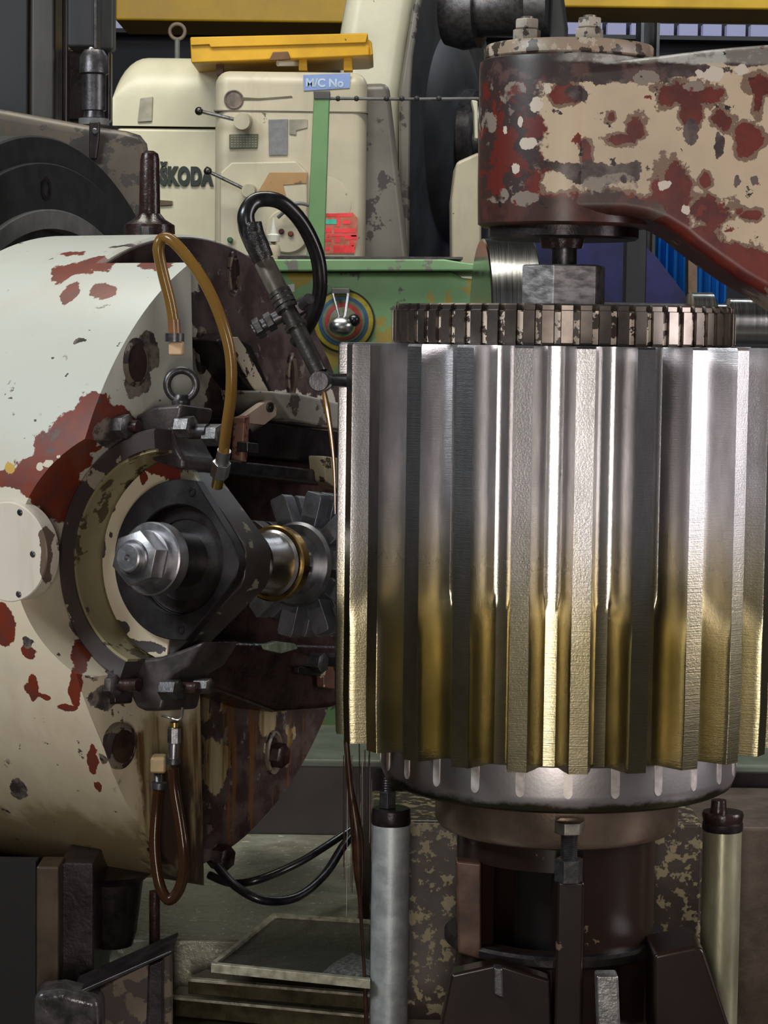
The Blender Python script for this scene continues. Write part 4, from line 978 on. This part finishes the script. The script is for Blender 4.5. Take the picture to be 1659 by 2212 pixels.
plate([(625, 258), (664, 257), (664, 276), (640, 282), (640, 292), (625, 290)], 'small_panel', plain('pale_grey_plate', (0.28, 0.26, 0.21), .5), .003)
tp = plate([(495, 290), (558, 289), (556, 320), (495, 321)], 'speed_table', plain('dark_speed_table', (0.11, 0.11, 0.075), .45), .005)
mb = MB()
for i in range(9):
    for jx in range(5):
        x0, y0 = 499+i*6.4, 293+jx*5.4; mb.pprism([(x0, y0), (x0+4.2, y0), (x0+4.2, y0+2.6), (x0, y0+2.6)], YG-.0056, .001)
mb.build('table_figures', plain('table_ink', (0.24, 0.23, 0.17), .5), tp)
mb = MB().lathe(P(505, 215, YG), (0, -1, 0), [(-.01, S(21, YG)), (.003, S(21, YG)), (.004, S(19, YG)), (.0005, S(15, YG))], 32)
mb.build('round_recess', plain('brown_recess', (0.16, 0.12, 0.10), .5, 0, .4, 40), gb)
MB().pprism([(524, 210), (560, 212), (630, 207), (632, 210), (560, 216), (524, 216)], YG-.002, .004).build('scratch', plain('dark_scratch', (0.12, 0.10, 0.06), .6), gb)
plate([(475, 372), (500, 350), (640, 347), (664, 372), (665, 555), (475, 555)], 'door_panel', LATHEBOX, .02, .006)
plate([(560, 410), (582, 372), (664, 372), (662, 396), (612, 400), (618, 424), (595, 442), (560, 430)], 'worn_tan_patch', chippy('worn_orange_tan', (0.42, 0.25, 0.11), .6, 20, (0.16, 0.10, 0.05)), .022)
MB().lathe(P(622, 500, YG), (0, -1, 0), [(.015, S(48, YG)), (.026, S(48, YG)), (.03, S(45, YG))], 48).build('round_cover', LATHEBOX, gb)
for (px, py, m_) in ((628, 505, 'r'), (608, 500, 'd'), (640, 470, 'g'), (497, 518, 'g2'), (590, 520, 'r')):
    MB().lathe(P(px, py, YG-.03), (0, -1, 0), [(-.01, S(6, YG)), (.006, S(6, YG)), (.008, S(4, YG))], 20).build('push_button', plain('button_%s_%d' % (m_, px), {'r': (.14, .035, .02), 'd': (.05, .015, .015), 'g': (.10, .14, .10), 'g2': (.05, .12, .06)}[m_], .4), gb)
MB().tube([P(600, 470, YG-.05), P(640, 440, YG-.06), P(688, 450, YG-.05)], S(4, YG), 8).build('grip_bar', GREYMID, gb)
MB().lathe(P(700, 440, YG), (0, -1, 0), [(-.005, S(58, YG)), (.001, S(58, YG)), (.0015, S(56, YG))], 48).build('round_hatch', LATHEBOX, gb)
def lever(h, b_, hr, name):
    mb = MB().cyl(P(h[0], h[1], YG-.06), P(b_[0], b_[1], YG-.09), S(4, YG)); l = mb.build(name, STEEL, gb)
    MB().ball(P(b_[0], b_[1], YG-.09), S(9, YG), sq=(1, 1, 1)).build('ball_knob', RUBBER, l)
    MB().cyl(P(h[0]+4, h[1], YG+.01), P(h[0], h[1], YG-.075), S(hr, YG), S(hr-3, YG)).build('lever_hub', LATHEBOX, l)
lever((522, 262), (430, 240), 20, 'gear_lever'); lever((536, 412), (449, 370), 17, 'gear_lever')
# stickers
STK = plain('pale_blue_sticker', (0.22, 0.31, 0.58), .4, 0, .12, 6)
st = plate([(655, 162), (757, 158), (755, 190), (656, 196)], 'blue_sticker', STK, .0025, 0)
cu = bpy.data.curves.new('sticker_text', 'FONT'); cu.body = 'M/C No'; cu.size = S(24, YG); cu.extrude = .0003; cu.offset = .001
to = bpy.data.objects.new('sticker_tmp', cu); COL.objects.link(to); bpy.context.view_layer.update()
me = bpy.data.meshes.new_from_object(to.evaluated_get(bpy.context.evaluated_depsgraph_get())); bpy.data.objects.remove(to)
p0 = P(660, 187, YG)
for v in me.vertices: c = v.co.copy(); v.co = (p0.x + c.x, YG-.0030 - c.z, p0.z + c.y)
me.transform(M.Translation(-WLOC[gb.name])); me.materials.append(plain('sticker_ink', (0.42, 0.52, 0.66), .5))
lo = bpy.data.objects.new('sticker_text', me); COL.objects.link(lo); lo.parent = st
st = plate([(698, 462), (762, 459), (772, 470), (772, 520), (764, 548), (694, 548)], 'red_notice', plain('faded_red_notice', (0.50, 0.15, 0.10), .45, 0, .25, 50), .0025, 0)
mb = MB(); rr = random.Random(3)
for (x0, y0, x1, y1) in ((700, 461, 760, 468), (740, 476, 757, 484), (728, 468, 734, 490), (700, 492, 716, 502), (722, 494, 768, 503), (716, 506, 770, 511), (724, 512, 734, 524), (745, 508, 772, 518), (700, 516, 716, 522), (755, 520, 764, 532), (720, 530, 766, 546), (703, 534, 712, 541), (706, 505, 712, 513)):
    mb.pprism([(x0, y0), (x1, y0), (x1, y1), (x0, y1)], YG-.0032, .001)
mb.build('red_print', plain('bright_red_print', (0.85, 0.05, 0.06), .45), st)
MB().pprism([(701, 474), (727, 474), (727, 484), (701, 484)], YG-.0034, .001).build('teal_print', plain('teal_print', (0.05, 0.45, 0.33), .45), st)
# yellow tray on the gearbox
yt = thing('yellow_tray', 'yellow painted steel channel tray standing on the lathe gearbox', 'tray', P(605, 150, YG+.15))
YT = YG+.10
MB().pprism([(410, 80), (795, 71), (792, 96), (798, 100), (798, 120), (413, 136)], YT, .30).build('channel', YELLOW, yt, bevel=.004)
MB().pprism([(412, 80), (795, 72), (790, 92), (455, 102), (452, 96), (412, 98)], YT-.008, .01).build('upper_flange', YELLOW, yt, bevel=.002)
MB().pprism([(790, 80), (803, 90), (806, 118), (794, 122)], YT+.01, .28).build('end_lip', YELLOW, yt, bevel=.003)
for (x0, x1) in ((645, 662), (742, 760)): MB().pprism([(x0, 122), (x1, 122), (x1+2, 152), (x0, 152)], YT+.03, .05).build('foot', YELLOW, yt, bevel=.002)
MB().pprism([(467, 132), (481, 132), (481, 160), (467, 160)], YT+.05, .05).build('brown_leg', plain('brown_leg_paint', (0.10, 0.035, 0.02), .5), yt)
MB().pprism([(590, 112), (622, 111), (628, 128), (580, 131)], YT-.010, .012).build('stain_plate', plain('brown_stain', (0.12, 0.06, 0.02), .5), yt, bevel=.002)
rl = MB().cyl(P(600, 137, YT+.02), P(644, 137, YT+.06), S(6, YT)).build('paper_roll', WHITE); tag(rl, 'small white roll lying under the yellow tray', 'roll')
# green rail post with rod
gp = thing('rail_post', 'green painted rail post standing before the lathe gearbox', 'post', (P(680, 560, 5.45).x, 5.45, 0))
MB().pprism([(678, 200), (712, 200), (700, 560), (700, 2400), (662, 2400), (662, 560)], 5.45, .05).build('post', GREENPOST, gp, bevel=.003)
MB().pprism([(677, 196), (713, 196), (712, 214), (678, 214)], 5.447, .056).build('post_cap', GREYMID, gp, bevel=.002)
rd = thing('tie_rod', 'thin knotted steel rod running right from the green post top', 'rod', P(860, 214, 5.47))
MB().tube([P(706, 213, 5.47), P(760, 213, 5.47), P(880, 214, 5.48), P(1034, 213, 5.50)], S(3.4, 5.5), 10).build('rod', GREYMID, rd)
for px in (730, 770, 835, 868, 900, 948): MB().ball(P(px, 213, 5.47), S(6, 5.5), 10).build('wire_knot', GREYDARK, rd)
# tall cream guard + faceplate
gu = thing('chuck_guard', 'tall curved cream chuck guard rising behind the yellow tray', 'guard', (P(800, 400, 6.5).x, 6.6, 0))
MB().pprism([(760, -80), (742, 20), (733, 74), (735, 210), (735, 2300), (862, 2300), (862, 330), (866, 200), (880, 90), (900, -20), (905, -80)], 6.45, .3).build('guard_shell', GUARD, gu, bevel=.05, bseg=4, ang=60)
MB().pprism([(862, 200), (874, 120), (890, 20), (905, -60), (922, -60), (908, 20), (893, 120), (888, 200), (884, 560), (862, 560)], 6.40, .3).build('guard_rim', LATHEDARK, gu, bevel=.015, bseg=3)
fp = thing('faceplate', 'big dark lathe faceplate seen edge-on behind the tie rod', 'faceplate', P(960, 560, 6.6))
fc = P(905, 300, 7.3); FX = V((1, -.30, 0)).normalized()
MB().lathe(fc, FX, [(-.05, .55), (.0, .575), (.10, .575), (.11, .53), (.11, .33), (.13, .31), (.16, .22), (.16, .175)], 96).build('disc', plain('black_faceplate', (0.012, 0.012, 0.014), .62, .0, .4, 10), fp)
MB().lathe(fc, FX, [(.15, .155), (.20, .15), (.20, .10), (.23, .08)], 64).build('inner_chuck', IRON, fp)
MB().lathe(fc, FX, [(.2, .035), (.36, .035), (.37, .045), (.45, .045)], 40).build('centre', STEEL, fp)
MB().lathe(P(1000, 20, 6.6), FX, [(-.05, .10), (.0, .115), (.05, .11), (.051, .08), (.16, .08), (.20, .10), (.26, .09)], 40).build('jaw_drum', IRON, fp)
MB().pprism([(1190, -60), (1212, -60), (1228, 60), (1228, 120), (1180, 120)], 6.5, .3).build('rear_rim', GREYDARK, fp, bevel=.02)
fr = thing('cream_bracket', 'cream painted bracket low between the faceplate and the support arm', 'bracket', P(1005, 435, 6.3))
MB().pprism([(985, 350), (1030, 330), (1040, 330), (1040, 2300), (990, 2300), (975, 430)], 5.85, .2).build('bracket_body', LATHEBOX, fr, bevel=.01)
MB().pprism([(1018, 215), (1032, 218), (1033, 300), (1026, 300), (1024, 240)], 5.8, .06).build('pale_edge', GUARD, fr, bevel=.003)
# green carriage
gcg = thing('lathe_carriage', 'chipped green lathe carriage with a round dial in front of the gearbox', 'carriage', (P(830, 700, 5.0).x, 5.3, 0))
YC2 = 4.95
MB().pprism([(560, 588), (975, 586), (1000, 600), (1040, 605), (1040, 2300), (560, 2300)], YC2, .46).build('apron', GREEN, gcg, bevel=.012, bseg=3)
MB().pprism([(560, 560), (960, 560), (1010, 568), (1046, 570), (1046, 585), (560, 586)], YC2-.03, .50).build('top_slide', chippy('light_green_slide', (0.22, 0.40, 0.19), .56, 20, (0.20, 0.20, 0.17), None, .35, .2, 41.0), gcg, bevel=.004)
MB().pprism([(600, 553), (1000, 555), (1000, 560), (600, 560)], YC2-.01, .45).build('slide_gib', IRON, gcg)
dq = P(742, 694, YC2)
for i, (r, col) in enumerate(((68, (0.035, 0.045, 0.03)), (64, (0.45, 0.36, 0.05)), (54, (0.05, 0.12, 0.22)), (46, (0.16, 0.20, 0.12)), (40, (0.40, 0.05, 0.05)), (30, (0.22, 0.24, 0.16)))):
    MB().lathe(dq, (0, -1, 0), [(-.004, S(r, YC2)), (.004+.0015*i, S(r, YC2)), (.0045+.0015*i, S(r-1, YC2))], 64).build('dial_ring', plain('dial_colour_%d' % i, col, .45, 0, .2, 60), gcg, label=['dark dial rim', 'yellow dial ring', 'blue dial ring', 'green dial ring', 'red dial ring', 'pale dial centre'][i])
MB().ball(P(738, 706, YC2-.05), S(30, YC2), 24, (1, .8, .78)).build('dial_knob', STEEL, gcg)
MB().ball(P(765, 692, YC2-.055), S(14, YC2), 16).build('black_ball', RUBBER, gcg)
for (x0, x1) in ((724, 733), (744, 737)): MB().tube([P(x0-4 if x0 < 740 else 752, 634, YC2-.03), P(x1 if x0 < 740 else 745, 684, YC2-.04)], S(3.2, YC2), 8).build('pointer_arm', STEEL, gcg)
MB().pprism([(716, 622), (756, 622), (756, 636), (716, 636)], YC2-.02, .03).build('pointer_block', GREYMID, gcg, bevel=.003)
MB().pprism([(622, 615), (636, 613), (636, 630), (622, 632)], YC2-.003, .01).build('white_tag', WHITE, gcg)
# white oil bottle on the slide
ob = thing('oil_bottle', 'small white oil bottle with pointed spout on the green slide', 'bottle', P(590, 560, 5.1))
q = P(590, 560, 5.1)
MB().lathe((q.x, 5.1, 0), (0, 0, 1), [(q.z, S(16, 5.1)), (P(0, 530, 5.1, ).z, S(16, 5.1)), (P(0, 522, 5.1).z, S(13, 5.1))], 28).build('bottle_body', plain('cream_bottle', (0.48, 0.42, 0.32), .4), ob)
MB().lathe((q.x, 5.1, 0), (0, 0, 1), [(P(590, 522, 5.1).z, S(14, 5.1)), (P(590, 508, 5.1).z, S(14, 5.1)), (P(590, 505, 5.1).z, S(8, 5.1)), (P(590, 495, 5.1).z, S(6, 5.1)), (P(590, 470, 5.1).z, S(1.5, 5.1))], 24).build('spout_cap', WHITE, ob)
# polished shaft across behind the gear
ps = thing('turned_shaft', 'polished stepped steel shaft lying behind the big gear', 'shaft', P(1300, 860, 4.7))
SX = V((1, .10, 0)).normalized(); so = P(1090, 690, 4.7); u_ = S(1, 4.7)
def sx(px): return (px-1090)*u_*1.01
MB().lathe(so, SX, [(sx(1037), 168*u_), (sx(1040), 172*u_), (sx(1140), 172*u_), (sx(1144), 168*u_)], 96).build('wide_collar', POLISH, ps)
MB().lathe(so, SX, [(sx(1143), 40*u_), (sx(1490), 40*u_)], 48).build('journal', IRON, ps)
MB().lathe(so, SX, [(sx(1488), 60*u_), (sx(1490), 64*u_), (sx(1538), 64*u_), (sx(1541), 60*u_)], 64).build('narrow_collar', POLISH, ps)
MB().lathe(so, SX, [(sx(1540), 40*u_), (sx(1572), 40*u_), (sx(1573), 50*u_), (sx(1574), 52*u_), (sx(1900), 52*u_)], 64).build('tail_journal', POLISH, ps)
cr = thing('shaft_stand', 'dark cradle stand holding the polished shaft behind the gear', 'stand', (so.x, 4.8, 0))
MB().box((so.x-.2, 4.6, 0), (so.x+.75, 4.90, so.z-.175)).build('stand_body', GREYDARK, cr, bevel=.01)

# ================================================================= machine bed
def bed_mat(name, a_, b2, rough=.3):
    t = T(name); n = t.noise(22, 6, .65); n2 = t.noise(70, 5, .7)
    c = t.mix(t.step(n, .35, .7), a_, b2); c = t.mix(t.step(n2, .60, .66), c, tuple(min(1, x_*1.9+.02) for x_ in b2))
    t.bump(t.math('ADD', n2, n), .35, .006)
    return t.done(c, t.mixf(n, rough-.1, rough+.15), .15)
DECK = bed_mat('wet_grey_green_deck', (0.24, 0.24, 0.175), (0.40, 0.40, 0.31))
DECKD = bed_mat('dark_tray_iron', (0.035, 0.030, 0.025), (0.070, 0.062, 0.050))
BEDG = plain('grey_green_bed_paint', (0.11, 0.13, 0.10), 0.5, 0, .25, 10)
BEDB = plain('dark_brown_bed_face', (0.009, 0.0055, 0.005), 0.35, 0, .5, 14)
ZD = .712
bd = thing('machine_bed', 'wet oily grey-green hobber bed behind and below the gear', 'machine bed', (.1, 3.8, 0))
MB().box((-.62, 3.27, 0), (-.03, 3.984, ZD)).build('deck', DECK, bd, bevel=.004)
zl = P(680, 1640, 4.0).z
MB().box((P(520, 1640, 4.0).x, 4.0, 0), (1.2, 4.36, zl)).build('rear_ledge', BEDG, bd, bevel=.006)
MB().box((P(520, 1640, 4.0).x, 3.985, .5), (1.2, 3.9995, zl-.012)).build('dark_face', BEDB, bd)
MB().box((P(1480, 1790, 3.62).x, 3.62, 0), (1.2, 3.95, P(1640, 1788, 3.62).z)).build('right_block', plain('rusty_brown_block', (0.085, 0.060, 0.045), 0.4, 0, .45, 12, bump=.4, bscale=80), bd, bevel=.006)
MB().box((P(1480, 1740, 3.8).x, 3.955, 0), (1.2, 3.984, P(1640, 1742, 3.96).z)).build('upper_ledge', BEDB, bd)
MB().box((P(800, 1770, 3.36).x, 3.36, 0), (P(1520, 1770, 3.36).x, 3.58, P(940, 1772, 3.36).z)).build('mottled_block', MOTTLE, bd, bevel=.006)
MB().box((-1.2, 2.75, 0), (1.2, 3.268, ZTAB-.0005)).build('table', plain('oily_table', (0.045, 0.035, 0.02), 0.3, .1, .5, 15, bump=.3, bscale=60), bd, bevel=.004)
MB().box((-1.2, 3.2685, 0), (-.63, 4.2, ZD-.12)).build('left_bed', BLACKOIL, bd)
# tray hatch with bright edges on the deck
def deckpt(px, py, z):
    d = P(px, py, 1.0) - CAM; t = (z-CAM.z)/d.z; return CAM + d*t
def dprism(pix, z, th, name, mat, par, bevel=.002):
    pts = [deckpt(a_, b2, z) for (a_, b2) in pix]
    return MB().quadgrid([[p - V((0, 0, th)) for p in pts], pts]).build(name, mat, par, bevel=bevel)
ht = thing('chip_tray', 'dark steel chip tray with bright worn edges on the bed deck', 'tray', (-.12, 3.2, ZD))
EDGE = plain('worn_bright_edge', (0.42, 0.39, 0.29), .3, .25, .4, 60)
dprism([(592, 1976), (800, 1990), (800, 2118), (460, 2080)], ZD+.009, .0085, 'tray_plate', DECKD, ht)
dprism([(590, 1972), (800, 1986), (800, 1990), (594, 1977)], ZD+.013, .0125, 'rear_edge', EDGE, ht, .0005)
dprism([(590, 1972), (597, 1975), (464, 2082), (456, 2079)], ZD+.0135, .0125, 'left_edge', EDGE, ht, .0005)
dprism([(456, 2077), (800, 2112), (800, 2117), (456, 2082)], ZD+.013, .0125, 'near_edge', EDGE, ht, .0005)
pts = [deckpt(690, 2108, ZD+.0095), deckpt(800, 2118, ZD+.0095), deckpt(800, 2075, ZD+.0095), deckpt(760, 2058, ZD+.0095), deckpt(720, 2080, ZD+.0095)]
MB().quadgrid([[p + V((0, 0, .0005)) for p in pts], [lerp(p, sum(pts, V())/5, .35) + V((0, 0, .006)) for p in pts]]).build('swarf_heap', plain('grey_swarf', (0.20, 0.20, 0.19), .5, .4, .6, 150, bump=1.0, bscale=300), ht)['kind'] = 'stuff'
tr = thing('bed_rails', 'stepped oily rails with shiny edges at the bottom of the bed', 'rails', (-.12, 3.05, ZTAB))
for i, (pix, z, th) in enumerate((([(445, 2092), (800, 2124), (800, 2146), (405, 2112)], .69, .024), ([(385, 2128), (800, 2168), (800, 2192), (362, 2150)], .655, .03), ([(362, 2186), (800, 2215), (800, 2262), (355, 2230)], .622, .02))):
    rl_ = dprism(pix, z, th, 'rail', plain('oily_rail_%d' % i, (0.065, 0.055, 0.028), .28, .3, .5, 20, bump=.3), tr, .003)
    a4, a3 = pix[3], pix[2]
    dprism([(a4[0], a4[1]-3), (a3[0], a3[1]-3), (a3[0], a3[1]+2), (a4[0]-2, a4[1]+2)], z+.0025, .004, 'rail_edge', EDGE, tr, .0005)
MB().box((P(440, 2100, 3.2).x, 3.225, ZTAB+.0005), (-.032, 3.268, .664)).build('rail_support', BLACKOIL, tr)
# lower-left pieces
ll = thing('head_support', 'dark oily upright support under the round head at the lower left', 'support', (P(140, 2100, 3.0).x, 3.1, ZTAB))
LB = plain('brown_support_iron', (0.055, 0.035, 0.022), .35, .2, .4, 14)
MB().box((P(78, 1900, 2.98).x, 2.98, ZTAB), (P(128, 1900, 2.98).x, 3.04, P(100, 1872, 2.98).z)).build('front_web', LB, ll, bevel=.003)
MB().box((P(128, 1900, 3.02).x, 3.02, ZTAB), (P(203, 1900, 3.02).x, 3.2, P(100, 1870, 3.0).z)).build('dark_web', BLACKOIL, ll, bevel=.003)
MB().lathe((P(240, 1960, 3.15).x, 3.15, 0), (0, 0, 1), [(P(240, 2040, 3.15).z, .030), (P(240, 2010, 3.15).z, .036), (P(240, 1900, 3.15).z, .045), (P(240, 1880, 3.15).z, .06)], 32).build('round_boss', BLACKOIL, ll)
MB().box((P(-90, 1900, 3.0).x, 3.0, ZTAB), (P(77, 1900, 3.0).x, 3.03, P(40, 1862, 3.0).z)).build('shadow_panel', plain('shadow_black', (0.004, 0.003, 0.003), 0.75, 0, .3, 20), ll)  # black sheet added to stand for the deep shade at the lower left
rdv = MB().cyl(P(334, 1925, 3.1), P(334, 2052, 3.1), S(12, 3.1)).build('stop_rod', GREASE); tag(rdv, 'dark upright stop rod below the hanging amber hose', 'rod')
br = thing('angle_bracket', 'mottled tan bracket plate at the bottom left beside the rails', 'bracket', P(280, 2212, 2.92))
MB().pprism([(205, 2140), (290, 2092), (370, 2058), (372, 2300), (205, 2300)], 2.93, .02).build('bracket_plate', chippy('mottled_tan_plate', (0.17, 0.125, 0.085), .5, 22, (0.045, 0.028, 0.022), None, .4, .4, 51.0), br, bevel=.004)
MB().pprism([(150, 2150), (290, 2088), (372, 2052), (372, 2060), (292, 2098), (160, 2158)], 2.90, .09).build('bracket_flange', BLACKOIL, br, bevel=.002)
MB().pprism([(320, 2085), (352, 2072), (352, 2300), (312, 2300)], 2.905, .02).build('dark_rib', BLACKOIL, br, bevel=.003)
gl = MB().pprism([(72, 2145), (130, 2138), (215, 2160), (220, 2300), (70, 2300)], 2.88, .06).build('greasy_block', plain('wet_lumpy_grease', (0.045, 0.040, 0.040), .22, .1, .6, 40, bump=1.0, bscale=40), bevel=.012, bseg=3)
tag(gl, 'lumpy grease-coated block in the bottom left corner', 'block')
# cables
CB = RUBBER
o = MB().tube([P(452, 1890, 3.35), P(500, 1908, 3.33), P(560, 1900, 3.32), P(640, 1866, 3.36), P(700, 1830, 3.42), P(760, 1790, 3.5)], S(9, 3.35), 12).build('cable', CB); tag(o, 'upper of two black cables sagging behind the gear fixture', 'cable', 'black cables over the deck')
o = MB().tube([P(470, 1872, 3.28), P(510, 1915, 3.25), P(570, 1945, 3.24), P(640, 1938, 3.28), P(700, 1890, 3.36), P(740, 1830, 3.44), P(770, 1790, 3.5)], S(10, 3.3), 12).build('cable', CB); tag(o, 'lower black cable sagging deepest over the wet deck', 'cable', 'black cables over the deck')
# oil running off the gear
od = thing('oil_stream', 'thick stream of dark brown oil running down from the gear rim', 'oil', P(790, 2212, 3.05))
mb = MB().tube([P(748, 1600, 3.05), P(757, 1700, 3.05), P(771, 1800, 3.05), P(775, 1880, 3.05), P(778, 1950, 3.05), P(786, 2080, 3.05), P(792, 2230, 3.05)], [S(r, 3.05) for r in (6, 7, 14, 12, 4, 4, 5)], 12); mb.build('main_stream', OILDRIP, od)
rr = random.Random(5); mb = MB()
for i in range(16):
    px = 738 + rr.random()*66; y0 = 1605 + rr.random()*90; L_ = 120 + rr.random()*200
    mb.cyl(P(px, y0, 3.03+rr.random()*.05), P(px-.013*L_+rr.random()*4, y0+L_, 3.05), S(1.1, 3.05), S(.7, 3.05), 6)
o = mb.build('oil_threads', OILDRIP, od); o['kind'] = 'stuff'

tk = MB().tube([P(700, 846, 2.99), P(706, 880, 2.99), P(714, 930, 2.99), P(720, 985, 2.99), P(723, 1040, 2.99), P(724, 1110, 2.99)], [S(r, 3) for r in (5, 7, 5, 4, 3, 1.5)], 10).build('oil_trickle', plain('amber_running_oil', (0.20, 0.085, 0.012), .12, 0, .3, 30))
tag(tk, 'amber oil trickling down from the coolant pipe outlet beside the gear', 'oil')
